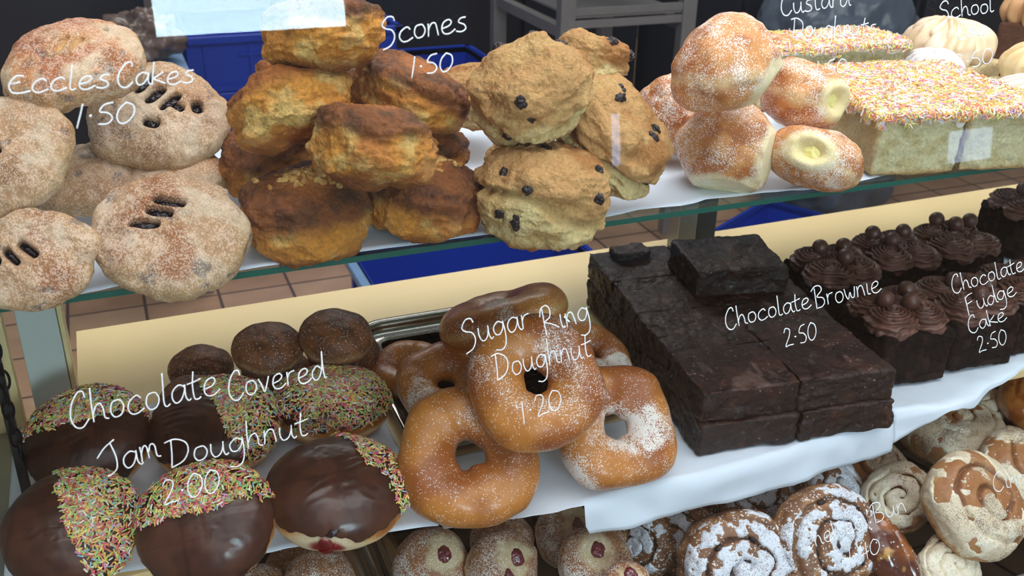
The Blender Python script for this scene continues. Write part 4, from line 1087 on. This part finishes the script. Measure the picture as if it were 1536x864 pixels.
def cream_cake(loc, rz, seed, label, r, cols, hs=.018, brown=False, hz=.02):
    root = empty('cream_cake', loc, label, 'cake', 'cakes with piped cream', rotz(rz))
    V, F = rbox(40, r * .9, r * .9, hs, .003)
    N = normals(V, F); V = V + N * (.0012 * fbm(V * 60, seed, 3))[:, None]
    c0 = lin(96, 62, 44) if brown else lin(226, 206, 160)
    mesh('sponge', V, F, M['sponge'], root, np.tile(c0, (len(V), 1)))
    piped('piped_cream', (0, 0, hs + .012), r, hz + .004, M['cream'], root, seed, colr=cols, mode='star', nst=15, amp=.0030, e=(1.08, .95))
    piped('cream_peak', (-r * .2, r * .1, hs + .012 + hz * .75), r * .62, hz * .6, M['cream'], root, seed + 5, colr=cols, mode='star', nst=11, amp=.0024)
    return root


WC = ((240, 216, 188), (226, 196, 160))
cream_cake((.795, .775, .985 + .018), .3, 300, 'cake with a tall swirl of cream, furthest left of the cream cakes', .044, WC)
cream_cake((.742, .738, .985 + .012), .9, 301, 'low white cream cake just behind the sprinkle slices', .028, ((236, 232, 230), (226, 222, 220)), .012, hz=.014)
cream_cake((.838, .690, .985 + .014), 1.5, 302, 'yellowish cream cake at the right edge of the photo', .040, ((240, 214, 166), (230, 200, 146)), .014)
cream_cake((.775, .640, .985 + .010), 2.1, 303, 'white cream cake behind the right front sprinkle slice', .034, ((238, 232, 222), (228, 220, 206)), .010, hz=.013)
cream_cake((.945, .795, .985 + .030), 2.1, 304, 'brown cake with coffee coloured piped cream in the far right corner of the shelf', .042, ((206, 160, 112), (190, 140, 94)), .030, True)


# ------------------------------------------------------------------ paper
def sheet(name, front, yback, z, label, hang=0, seed=0, hz=None, wav=.0007):
    fx = np.array([f[0] for f in front]); fy = np.array([f[1] for f in front])
    nx, ny = 120, 36
    xs = np.linspace(fx[0], fx[-1], nx); yf = np.interp(xs, fx, fy)
    hg = np.interp(xs, fx, hang) if np.ndim(hang) else np.full(nx, hang)
    nh = 8 if np.max(hg) > 0 else 0
    V = []
    for i, x in enumerate(xs):
        for j in range(ny + 1):
            y = yback + (yf[i] - yback) * j / ny
            V.append([x, y, z])
        for j in range(1, nh + 1):
            s = j / nh; a = min(1, s * 3) * PI / 2
            V.append([x, yf[i] - .004 * math.sin(a) - .002 * s, z - hg[i] * s])
    V = np.array(V); m = ny + 1 + nh
    n_ = fbm(V * [22, 22, 6], seed, 3)
    edge = np.clip(1 - (V[:, 1] - np.repeat(yf, m)) / .03, 0, 1)
    V[:, 2] += wav * np.abs(n_) * (.5 + 2.5 * edge)
    V[:, 1] += .003 * fbm(V * [30, 0, 30], seed + 3, 2) * (edge > .98) * (1 if nh else 0)
    i = np.arange(nx - 1)[:, None]; j = np.arange(m - 1)[None]
    F = np.stack([i * m + j, i * m + j + 1, (i + 1) * m + j + 1, (i + 1) * m + j], -1).reshape(-1, 4)
    o = mesh(name, V, F, M['paper'], smooth=True)
    md = o.modifiers.new('thickness', 'SOLIDIFY'); md.thickness = .00025; md.offset = 1
    return tag(o, label, 'paper')


sheet('parchment_paper', [(-.2, .5785), (-.033, .5785), (.063, .5785), (.115, .5790), (.135, .5815), (.22, .582), (.287, .583), (.315, .583), (.337, .5885), (.356, .584), (.38, .585), (.40, .590), (.43, .588), (.484, .582), (.574, .589), (.68, .595), (1.2, .60)],
      .835, .9834, 'white parchment paper covering the glass shelf under the scones', seed=4)
sheet('parchment_paper', [(-.115, .592), (-.037, .588), (.055, .573), (.12, .566), (.178, .558)], .80, .7668, 'white parchment paper under the chocolate sprinkle doughnuts', seed=5)
sheet('parchment_paper', [(.180, .557), (.24, .549), (.291, .5475), (.2925, .5475), (.375, .5465), (.48, .548), (.597, .5555)], .635, .7672,
      'white parchment paper under the brownies and front sugar rings, folded down over the edge', hang=[.0, .0, 0, .030, .033, .033, .033], seed=7)
sheet('parchment_paper', [(.600, .560), (.63, .556), (.657, .554), (.69, .562), (.72, .572), (.80, .592), (1.05, .60)], .82, .7668, 'crumpled white parchment paper under the fudge cakes', hang=[.030, .016, .004, .010, .006, .002, .002], seed=8, wav=.0015)

# ------------------------------------------------------------------ display case
case = empty('display_case', (.4, .75, 0), 'bakery display case with a glass shelf above a cream laminate deck', 'display case')
off = np.array([-.4, -.75, 0])


def part(name, boxes, mat, parent=case, label=None, bev=.001):
    m = MB()
    for bx in boxes:
        m.box(*bx, bev=bev)
    o = m.build(name, mat, parent, label=label)
    o.location = tuple(off)
    return o


dk = MB()
dk.add([[-.065, .966, .7655], [1.9, .990, .7655], [1.9, .57, .7655], [-.065, .585, .7655], [-.065, .966, .7585], [1.9, .990, .7585], [1.9, .57, .7585], [-.065, .585, .7585]],
       [[3, 2, 1, 0], [4, 5, 6, 7], [0, 1, 5, 4], [1, 2, 6, 5], [2, 3, 7, 6], [3, 0, 4, 7]])
d_ = dk.build('deck', M['deck'], case, label='cream laminate deck'); d_.location = tuple(off)
part('deck_end', [(-.135, -.0665, .585, .80, .7475, .7655)], M['steel'], label='grey metal strip beside the cream deck')
part('post', [(-.096, -.066, .800, .822, 0, .977)], M['white_post'], label='white upright at the left end')
part('post', [(-.136, -.106, .80, .815, 0, .977)], M['deck'], label='cream upright behind the chain')
part('post_trim', [(-.0655, -.0615, .800, .822, 0, .977)], M['deck'], label='cream edge strip on the white upright')
part('post', [(-.106, -.099, .700, .706, .05, .977)], M['dark_metal'], label='dark metal front upright')
part('post', [(.588, .612, .915, .938, .7655, .977)], M['steel'], label='grey upright standing in for a reflection, behind the brownies')  # solid upright standing in for a grey reflection in the glass
part('post', [(.613, .640, .917, .940, .7655, .977)], M['dark_metal'], label='darker grey part of the upright standing in for a reflection')  # darker strip of the same reflection, also built as a solid
part('side_panel', [(-.150, -.138, .49, .97, .05, 1.0)], M['white_post'], label='pale left side panel')
part('bottom_deck', [(-.135, 1.9, .44, .97, .615, .627)], M['steel'], label='steel bottom shelf')
part('plinth', [(-.135, 1.9, .45, .95, .0, .12)], M['dark_metal'], label='dark plinth')
part('side_panel', [(1.9, 1.912, .49, .97, .0, 1.0)], M['white_post'], label='right side panel')
gs = part('glass_shelf', [(-.137, 1.899, .5795, .84, .9788, .9828)], M['shelf_glass'], label='upper glass shelf', bev=.0004)
eb = MB(); eb.box(-.137, 1.899, .5788, .5794, .9788, .9828)
e_ = eb.build('polished_edge', M['glass_edge'], gs, label='green polished edge of the glass shelf')

# front glass with the handwritten prices: the plane y = .42 + (z-.63)*.1
gz0, gz1 = .40, 1.42
GN = np.array([0, -1, .1]) / math.hypot(1, .1)
fg = empty('front_glass', (.4, .42 + (gz0 - .63) * .1, gz0), 'clear sloping front glass with white handwritten names and prices', 'glass pane')
gm = MB()
V8 = []
for x in (-.6, 1.9):
    for z in (gz0, gz1):
        for d in (0, .005):
            V8.append([x - .4, (z - gz0) * .1 + d, z - gz0])
gm.add(V8, [[0, 1, 3, 2], [4, 6, 7, 5], [0, 4, 5, 1], [2, 3, 7, 6], [0, 2, 6, 4], [1, 5, 7, 3]])
gm.build('pane', M['glass'], fg)

G = {
 'a': [[(.8, .85), (.5, 1), (.15, .75), (.05, .35), (.2, .03), (.5, .15), (.75, .6), (.82, .95), (.78, .3), (.9, .02), (1.05, .1)]],
 'c': [[(.8, .8), (.6, 1), (.2, .75), (.05, .35), (.2, .03), (.5, 0), (.9, .2)]],
 'd': [[(.7, .75), (.45, .95), (.12, .65), (.05, .25), (.25, .0), (.55, .25), (.8, .9), (.95, 1.9), (.85, .9), (.85, .1), (1.0, .05)]],
 'e': [[(.08, .42), (.55, .55), (.75, .8), (.6, 1), (.25, .85), (.08, .4), (.2, .05), (.55, 0), (.95, .25)]],
 'g': [[(.75, .85), (.45, 1), (.1, .65), (.15, .2), (.45, .15), (.72, .55), (.8, .95), (.78, .0), (.6, -.7), (.25, -.95), (-.1, -.85)]],
 'h': [[(.2, 1.9), (.1, .9), (.05, 0)], [(.07, .4), (.3, .85), (.55, .95), (.65, .6), (.65, .15), (.85, .02)]],
 'i': [[(.2, 1), (.12, .4), (.15, .05), (.35, .05)]],
 'k': [[(.2, 1.8), (.1, .9), (.03, -.05)], [(.75, 1.0), (.4, .7), (.12, .5), (.4, .3), (.85, .05)]],
 'l': [[(.25, 1.9), (.15, 1.0), (.08, .2), (.2, .0), (.4, .1)]],
 'm': [[(.08, .95), (.06, .4), (.0, 0)], [(.03, .4), (.25, .9), (.42, .85), (.42, .1)], [(.44, .45), (.65, .92), (.85, .8), (.85, .15), (1.05, .03)]],
 'n': [[(.1, .95), (.06, .4), (.0, 0)], [(.04, .45), (.3, .9), (.55, .9), (.62, .5), (.65, .0)]],
 'o': [[(.5, .95), (.2, .85), (.05, .4), (.2, .03), (.55, .1), (.75, .5), (.65, .88), (.45, .95)]],
 'r': [[(.15, .95), (.1, .4), (.05, 0)], [(.1, .5), (.3, .85), (.65, .95)]],
 's': [[(.75, 1.0), (.4, .95), (.25, .7), (.6, .45), (.65, .15), (.35, -.02), (.0, .08)]],
 't': [[(.4, 1.6), (.25, .8), (.25, .1), (.45, .0), (.6, .1)], [(-.05, .95), (.3, 1.0), (.75, 1.12)]],
 'u': [[(.1, .95), (.05, .4), (.2, .02), (.5, .15), (.7, .6), (.75, .95), (.7, .3), (.8, .0), (.95, .1)]],
 'v': [[(.05, .95), (.2, .5), (.3, .02), (.55, .5), (.75, 1.0)]],
 'w': [[(.05, .95), (.1, .3), (.25, .02), (.5, .55), (.55, .1), (.8, .1), (1.0, .95)]],
 'B': [[(.25, 1.7), (.15, .8), (.05, -.1)], [(-.1, 1.5), (.3, 1.85), (.75, 1.8), (.8, 1.4), (.3, .95), (.75, .75), (.85, .35), (.55, .0), (.1, -.05)]],
 'C': [[(.95, 1.5), (.9, 1.85), (.6, 1.8), (.2, 1.2), (.05, .5), (.2, .0), (.55, -.1), (.95, .3)]],
 'D': [[(.3, 1.75), (.2, .8), (.05, -.1)], [(-.05, 1.65), (.5, 1.75), (1.0, 1.4), (1.05, .8), (.7, .2), (.05, -.1)]],
 'E': [[(.1, .95), (.0, .55), (.15, .1), (.6, .02), (1.1, .15)], [(.1, .95), (.4, 1.3), (.8, 1.3)], [(.1, .75), (.6, .85)]],
 'F': [[(.25, 1.7), (.15, .8), (.0, -.3)], [(.25, 1.6), (.6, 1.8), (1.0, 1.85)], [(.15, .9), (.5, 1.0), (.75, 1.05)]],
 'J': [[(.0, 1.0), (.5, 1.5), (1.1, 1.85)], [(.85, 1.7), (.95, .8), (.85, .1), (.5, -.2), (.25, -.25)]],
 'R': [[(.25, 1.7), (.15, .8), (.05, -.15)], [(-.05, 1.2), (.2, 1.75), (.6, 1.85), (.75, 1.5), (.6, 1.0), (.2, .75), (.6, .5), (1.05, .1)]],
 'S': [[(.95, 1.45), (.85, 1.75), (.5, 1.75), (.15, 1.3), (.3, 1.0), (.7, .8), (.8, .3), (.5, -.25), (-.05, -.5)]],
 '0': [[(.5, 1.8), (.15, 1.3), (.0, .6), (.15, .08), (.5, .15), (.85, .8), (.85, 1.5), (.5, 1.8)]],
 '1': [[(.45, 1.8), (.3, .9), (.1, -.2)]],
 '2': [[(.15, 1.4), (.4, 1.8), (.75, 1.6), (.6, 1.0), (.1, .2), (.1, .0), (.35, .1), (.85, .1)]],
 '4': [[(.3, 1.6), (.05, .8), (.05, .5), (.4, .5), (.85, .7)], [(.75, 1.7), (.65, .8), (.55, -.2)]],
 '5': [[(.85, 1.8), (.4, 1.65), (.15, 1.1), (.55, .95), (.75, .5), (.5, .05), (.05, .05)]],
 '.': [[(.15, .75), (.2, .8), (.25, .78)]],
}
WD = {'m': 1.15, 'w': 1.1, 'i': .45, 'l': .5, '.': .5, '1': .6, 't': .75, 'C': 1.1, 'D': 1.25, 'J': 1.2, 'E': 1.15, 'S': 1.05, 'B': 1.05, 'F': 1.05, 'R': 1.15, 'k': .9, 'v': .85, 's': .8, 'r': .75, 'h': .95, 'n': .85, 'o': .9}


def catmull(pts, n=7):
    pts = np.array(pts, float)
    if len(pts) < 3:
        return pts
    P = np.vstack([2 * pts[0] - pts[1], pts, 2 * pts[-1] - pts[-2]])
    out = []
    for i in range(1, len(P) - 2):
        for t in np.linspace(0, 1, n, endpoint=False):
            a, b, c, d = P[i - 1], P[i], P[i + 1], P[i + 2]
            out.append(.5 * (2 * b + (c - a) * t + (2 * a - 5 * b + 4 * c - d) * t * t + (3 * b - a - 3 * c + d) * t ** 3))
    out.append(P[-2])
    return np.array(out)


for wi, (text, A, Bq, up_) in enumerate(WRITING):
    A = np.array(A); Bq = np.array(Bq); up_ = np.array(up_)
    tot = sum(WD.get(ch, .98) for ch in text)
    ex = (Bq - A) / tot
    mb = MB(); cur = 0
    g = np.random.default_rng(wi)
    thin = .00030 if A[1] > .9 else .00033
    for ch in text:
        js = g.normal(0, .03)
        for st in G[ch]:
            c = catmull(st)
            q = A + np.outer(cur + c[:, 0] * (1 if ch != '.' else 1), ex) + np.outer(c[:, 1] + js, up_)
            P3 = np.stack([q[:, 0] - .4, (q[:, 1] - gz0) * .1 - .0002, q[:, 1] - gz0], 1)
            r_ = thin * (1.15 if ch != '.' else 1.8)
            mb.tube(P3, r_, 8, flat=.35, nrm=GN)
        cur += WD.get(ch, .98)
    mb.build('handwriting', M['pen'], fg, smooth=True, label='white handwritten %s' % ('price ' + text if text[0].isdigit() else 'word ' + text))


# ------------------------------------------------------------------ trays
def rrect(x0, x1, y0, y1, r, n=8):
    P = []
    for cx, cy, a0 in ((x1 - r, y1 - r, 0), (x0 + r, y1 - r, 90), (x0 + r, y0 + r, 180), (x1 - r, y0 + r, 270)):
        for k_ in range(n + 1):
            a = math.radians(a0 + 90 * k_ / n); P.append([cx + r * math.cos(a), cy + r * math.sin(a)])
    return np.array(P)


def tray(x0, x1, y0, y1, z, h, label):
    root = empty('metal_tray', ((x0 + x1) / 2, (y0 + y1) / 2, z), label, 'tray', 'steel trays')
    cx, cy = (x0 + x1) / 2, (y0 + y1) / 2
    prof = [(0.004, 0.0), (.002, h * .5), (0, h)]
    Vs = []; n = None
    for d, zz in [(.02, .0006)] + prof + [(-.0045, h + .0012), (-.006, h - .001), (-.003, h - .0015), (.0035, .0)]:
        q = rrect(x0 + d - cx, x1 - d - cx, y0 + d - cy, y1 - d - cy, max(.03 - d, .01)); n = len(q)
        Vs.append(np.column_stack([q, np.full(n, zz)]))
    V = np.concatenate(Vs); F = []
    for k_ in range(len(Vs) - 1):
        for i in range(n):
            F.append([k_ * n + i, k_ * n + (i + 1) % n, (k_ + 1) * n + (i + 1) % n, (k_ + 1) * n + i])
    F.append(list(range(n)))
    mesh('pan', V, F, M['tray'], root, smooth=True)
    return root


tray(.190, .393, .641, .862, .7662, .011, 'shallow steel tray under the back sugar ring doughnuts')
tray(.165, .462, .475, .76, .6275, .030, 'steel tray holding the jam doughnuts on the bottom shelf')
tray(-.10, .150, .475, .76, .6275, .030, 'steel tray at the bottom left under the chocolate doughnuts')
tray(.475, 1.25, .45, .76, .6275, .014, 'wide steel tray under the chelsea and cinnamon buns')

# chain hanging at the left end of the case
ch_ = empty('chain', (-.100, .695, .86), 'black steel chain hanging at the left end beside the dark upright', 'chain')
for j in range(8):
    t = np.linspace(0, 2 * PI, 25)[:-1]
    lk = np.column_stack([.0036 * np.cos(t), 0 * t, .0080 * np.sin(t)])
    a = PI / 2 * (j % 2) + .35
    lk = lk @ rotz(a).T
    mb = MB(); mb.tube(lk + np.array([.001 * math.sin(j), 0, .036 - j * .0122]), .0010, 8, closed=True)
    mb.build('link', M['chain'], ch_, smooth=True)
mb = MB(); mb.tube([[0, 0, .045], [0, 0, .2], [0, .01, .34]], .001, 8); mb.build('hanger_wire', M['chain'], ch_, smooth=True)


# ------------------------------------------------------------------ room
def struct(name, boxes, mat):
    m = MB()
    for bx in boxes:
        m.box(*bx)
    o = m.build(name, mat); o['kind'] = 'structure'
    return o


struct('floor', [(-4, 7, -3, 5.2, -.05, 0)], M['floor'])
struct('wall_back', [(-4, 7, 5.2, 5.3, 0, 3)], M['greywall'])


def cabinet(x0, x1, y0, y1, z0, z1, label, name='oven'):
    root = empty(name, ((x0 + x1) / 2, (y0 + y1) / 2, 0), label, 'cabinet')
    hx, hy = (x1 - x0) / 2, (y1 - y0) / 2
    m = MB(); m.box(-hx, hx, -hy + .02, hy, z0, z1, bev=.01); m.build('body', M['black'], root)
    m = MB(); m.box(-hx + .02, hx - .02, -hy - .005, -hy + .019, z0 + .09, z1 - .03, bev=.006); dr = m.build('door', M['black'], root)
    m = MB(); m.tube([[-hx + .08, -hy - .045, z1 - .12], [hx - .08, -hy - .045, z1 - .12]], .01)
    m.tube([[-hx + .1, -hy - .045, z1 - .12], [-hx + .1, -hy - .004, z1 - .12]], .007); m.tube([[hx - .1, -hy - .045, z1 - .12], [hx - .1, -hy - .004, z1 - .12]], .007)
    m.build('handle', M['steel'], dr, smooth=True)
    m = MB()
    for sx in (-1, 1):
        for sy in (-1, 1):
            m.tube([[sx * (hx - .06), sy * (hy - .06), 0], [sx * (hx - .06), sy * (hy - .06), z0 + .01]], .022)
    m.build('feet', M['dark_metal'], root)
    return root


cabinet(-.75, .14, 3.3, 3.95, .10, 1.3, 'black cabinet at the left behind the eccles cakes')
cabinet(.62, 1.42, 3.35, 3.95, .10, 1.3, 'black cabinet behind the word Scones')
cabinet(2.02, 2.75, 2.9, 3.6, .10, 1.3, 'black cabinet behind the custard doughnuts at the right of the rack')
cabinet(2.80, 3.9, 2.9, 3.6, .10, 1.3, 'black cabinet furthest right behind the cream cakes')
cabinet(1.46, 1.98, 3.5, 4.1, .10, 1.3, 'dark cabinet seen through the rack')


def crate(loc, rz, w, d, h, label, name='bread_crate', rim=None):
    root = empty(name, loc, label, 'crate', 'blue plastic crates', rotz(rz))
    t = .008
    m = MB(); m.box(-w / 2 + t, w / 2 - t, -d / 2 + t, d / 2 - t, .005, .012); m.build('base', M['blue'], root)
    m = MB()
    m.box(-w / 2, w / 2, -d / 2, -d / 2 + t, 0, h); m.box(-w / 2, w / 2, d / 2 - t, d / 2, 0, h)
    m.box(-w / 2, -w / 2 + t, -d / 2 + t, d / 2 - t, 0, h); m.box(w / 2 - t, w / 2, -d / 2 + t, d / 2 - t, 0, h)
    # ribs and recessed panels
    for x in np.linspace(-w / 2 + .05, w / 2 - .05, 5):
        m.box(x - .006, x + .006, -d / 2 - .008, -d / 2, .02, h - .03)
    for y in np.linspace(-d / 2 + .05, d / 2 - .05, 4):
        m.box(-w / 2 - .008, -w / 2, y - .006, y + .006, .02, h - .03)
    m.box(-w / 2 - .004, w / 2 + .004, -d / 2 - .009, -d / 2, .0, .018)
    m.box(-w / 2 + .14, w / 2 - .14, -d / 2 - .009, -d / 2, h - .06, h - .052)
    m.build('walls', M['blue'], root)
    m = MB(); q = .016
    m.box(-w / 2 - q, w / 2 + q, -d / 2 - q, -d / 2 + t, h - .022, h, bev=.003); m.box(-w / 2 - q, w / 2 + q, d / 2 - t, d / 2 + q, h - .022, h, bev=.003)
    m.box(w / 2 - t, w / 2 + q, -d / 2 - q, d / 2 + q, h - .022, h, bev=.003)
    if not rim:
        m.box(-w / 2 - q, -w / 2 + t, -d / 2 - q, d / 2 + q, h - .022, h, bev=.003)
    m.build('rim', M['blue'], root)
    if rim:
        m = MB(); m.box(-w / 2 - .022, -w / 2 + t, -d / 2 - q, d / 2 + q, h - .022, h, bev=.003); m.build('rim', M['pale_blue'], root, label='worn pale blue rim')
    return root


lv = ['lowest', 'second', 'third', 'topmost']
for k_ in range(4):
    crate((.215 + .30, 3.08, .002 + k_ * .160), 0, .60, .36, .158, 'blue crate, %s of the tall stack behind the eccles cakes and scones' % lv[k_])
for k_ in range(3):
    crate((.965, 2.86, .002 + k_ * .178), 0, .24, .34, .176, 'small blue crate, %s of the lower stack behind the scones' % ['lowest', 'middle', 'topmost'][k_])
crate((.80, 2.16, .002), 0, .58, .30, .198, 'open blue crate on the tiles with a worn pale rim, seen under the glass shelf', rim=1)
crate((1.42 + .35, 2.2, .002), .5, .42, .30, .12, 'blue crate on the tiles under the sprinkle slices')

# rack of grey metal
rk = empty('metal_rack', (1.37, 2.75, 0), 'grey metal rack standing on the floor behind the raisin scones', 'rack')
for sx, sy in ((-1, -1), (1, -1), (-1, 1), (1, 1)):
    m = MB(); m.box(sx * .19 - .022, sx * .19 + .022, sy * .25 - .018, sy * .25 + .018, .03, 1.5, bev=.003); m.build('upright', M['rackmetal'], rk)
for z in (.685, 1.05, 1.4):
    m = MB(); m.box(-.17, .17, -.262, -.245, z, z + .022, bev=.002); m.box(-.17, .17, -.258, .25, z + .028, z + .034); m.box(-.17, .17, -.262, -.25, z + .034, z + .056, bev=.002)
    m.build('shelf', M['rackmetal'], rk)
m = MB()
for sx in (-1, 1):
    m.box(sx * .19 - .015, sx * .19 + .015, -.24, .24, .66, .69)
m.build('side_rail', M['rackmetal'], rk)

# bagged loaves on a grey box behind the top eccles cake
gb = empty('grey_box', (.13, 2.75, 0), 'pale grey box standing on the floor left of the blue crates', 'box')
m = MB(); m.box(-.085, .06, -.15, .15, 0, .60, bev=.004); m.build('box_body', M['rackmetal'], gb)
m = MB(); m.box(-.09, .065, -.155, .155, .60, .625, bev=.004); m.build('lid', M['pale_blue'], gb)
bg = empty('bread_bag', (.10, 2.72, .627), 'clear plastic bag of brown bread lying on the grey box', 'bag')
blob('bag', (0, 0, .058), (.085, .12, .058), M['bag'], bg, 30, .35, 3)

sk = empty('plastic_sack', (2.15, 2.55, 0), 'grey blue plastic sack standing on the floor behind the sprinkle slices', 'bag')
V, F, p = superell(60, .26, .26, .40, 2.4, 2.6)
V = V * (1 + .10 * fbm(p * 3, 5, 4))[:, None]; V[:, 2] += .40 - .0; V[:, 2] = np.maximum(V[:, 2], .002)
M['sack'] = flat_mat('grey_blue_polythene', (92, 102, 116), .3, var=.15, scale=12, bump=.4, bscale=30)
mesh('sack_body', V, F, M['sack'], sk)

# unseen glowing panels added to make the bright reflections in the front glass
lp = empty('reflection_panel', (.352, -1.62, 1.136), 'white glowing panel added on the shop side for the reflection over the topmost scone', 'reflection_panel')
m = MB(); m.box(-.235, .235, -.03, .018, -.0, .50, bev=.004); m.build('panel_frame', M['white_post'], lp)
m = MB(); m.box(-.228, .225, .0185, .0205, .001, .495); M['panel'] = emis('panel_glow', (206, 238, 250), 34); m.build('glow_face', M['panel'], lp)

ls = empty('reflection_strip', (1.327, -1.62, .70), 'narrow blue white glowing strip added on the shop side for the reflection over the long raisin scone', 'reflection_panel')  # glowing strip added only to give the blue streak in the glass
m = MB(); m.box(-.016, .016, -.02, .018, 0, .157, bev=.003); m.build('strip_frame', M['white_post'], ls)
m = MB(); m.box(-.013, .013, .0185, .020, .004, .153); M['strip'] = emis('strip_glow', (150, 196, 255), 10); m.build('glow_face', M['strip'], ls)
lq = empty('reflection_panel', (2.66, -1.62, .575), 'small pale blue glowing panel added on the shop side for the reflection over the cut sprinkle slices', 'reflection_panel')  # added glowing panel, gives the pale patch mirrored over the slices
m = MB(); m.box(-.10, .10, -.03, .018, 0, .115, bev=.004); m.build('panel_frame', M['white_post'], lq)
m = MB(); m.box(-.094, .094, .0185, .0205, .004, .111); M['panel2'] = emis('pale_blue_glow', (190, 216, 255), 8); m.build('glow_face', M['panel2'], lq)

# ------------------------------------------------------------------ lights
def area(name, loc, rot, sx, sy, power, col=(1, 1, 1)):
    l = bpy.data.lights.new(name, 'AREA'); l.shape = 'RECTANGLE'; l.size = sx; l.size_y = sy; l.energy = power; l.color = col
    o = bpy.data.objects.new(name, l); COL.objects.link(o); o.location = loc; o.rotation_euler = rot
    return o


area('case_lamp', (1.0, .66, 1.50), (math.radians(-8), math.radians(0), 0), 1.5, .16, 3.4, (.97, .98, 1.0))
area('ceiling_lamp', (.6, .2, 2.75), (0, 0, 0), 2.4, 1.2, 40, (.96, .98, 1.0))
area('ceiling_lamp', (1.2, 3.4, 2.75), (0, 0, 0), 2.0, 1.0, 36, (1, .98, .95))
area('ceiling_lamp', (.3, -1.3, 2.6), (math.radians(40), 0, 0), 2.4, 1.0, 14, (.92, .96, 1.0))

w = bpy.data.worlds.new('shop_air'); scn.world = w; w.use_nodes = True
w.node_tree.nodes['Background'].inputs['Color'].default_value = (.82, .90, 1.0, 1)
w.node_tree.nodes['Background'].inputs['Strength'].default_value = .24

# ------------------------------------------------------------------ camera
from mathutils import Matrix
cam = bpy.data.cameras.new('camera'); co = bpy.data.objects.new('camera', cam); COL.objects.link(co)
co.matrix_world = Matrix(((.92694, .14802, -.34477, 0), (-.37464, .41553, -.82884, 0), (.02058, .89746, .44062, 1.25), (0, 0, 0, 1)))
cam.sensor_width = 36; cam.lens = 36 * 1500 / 1536; cam.clip_start = .02
cam.dof.use_dof = True; cam.dof.focus_distance = .70; cam.dof.aperture_fstop = 18
scn.camera = co
scn.view_settings.view_transform = 'Standard'; scn.view_settings.look = 'None'
scn.view_settings.gamma = 1; scn.view_settings.use_curve_mapping = False
scn.view_settings.exposure = 0
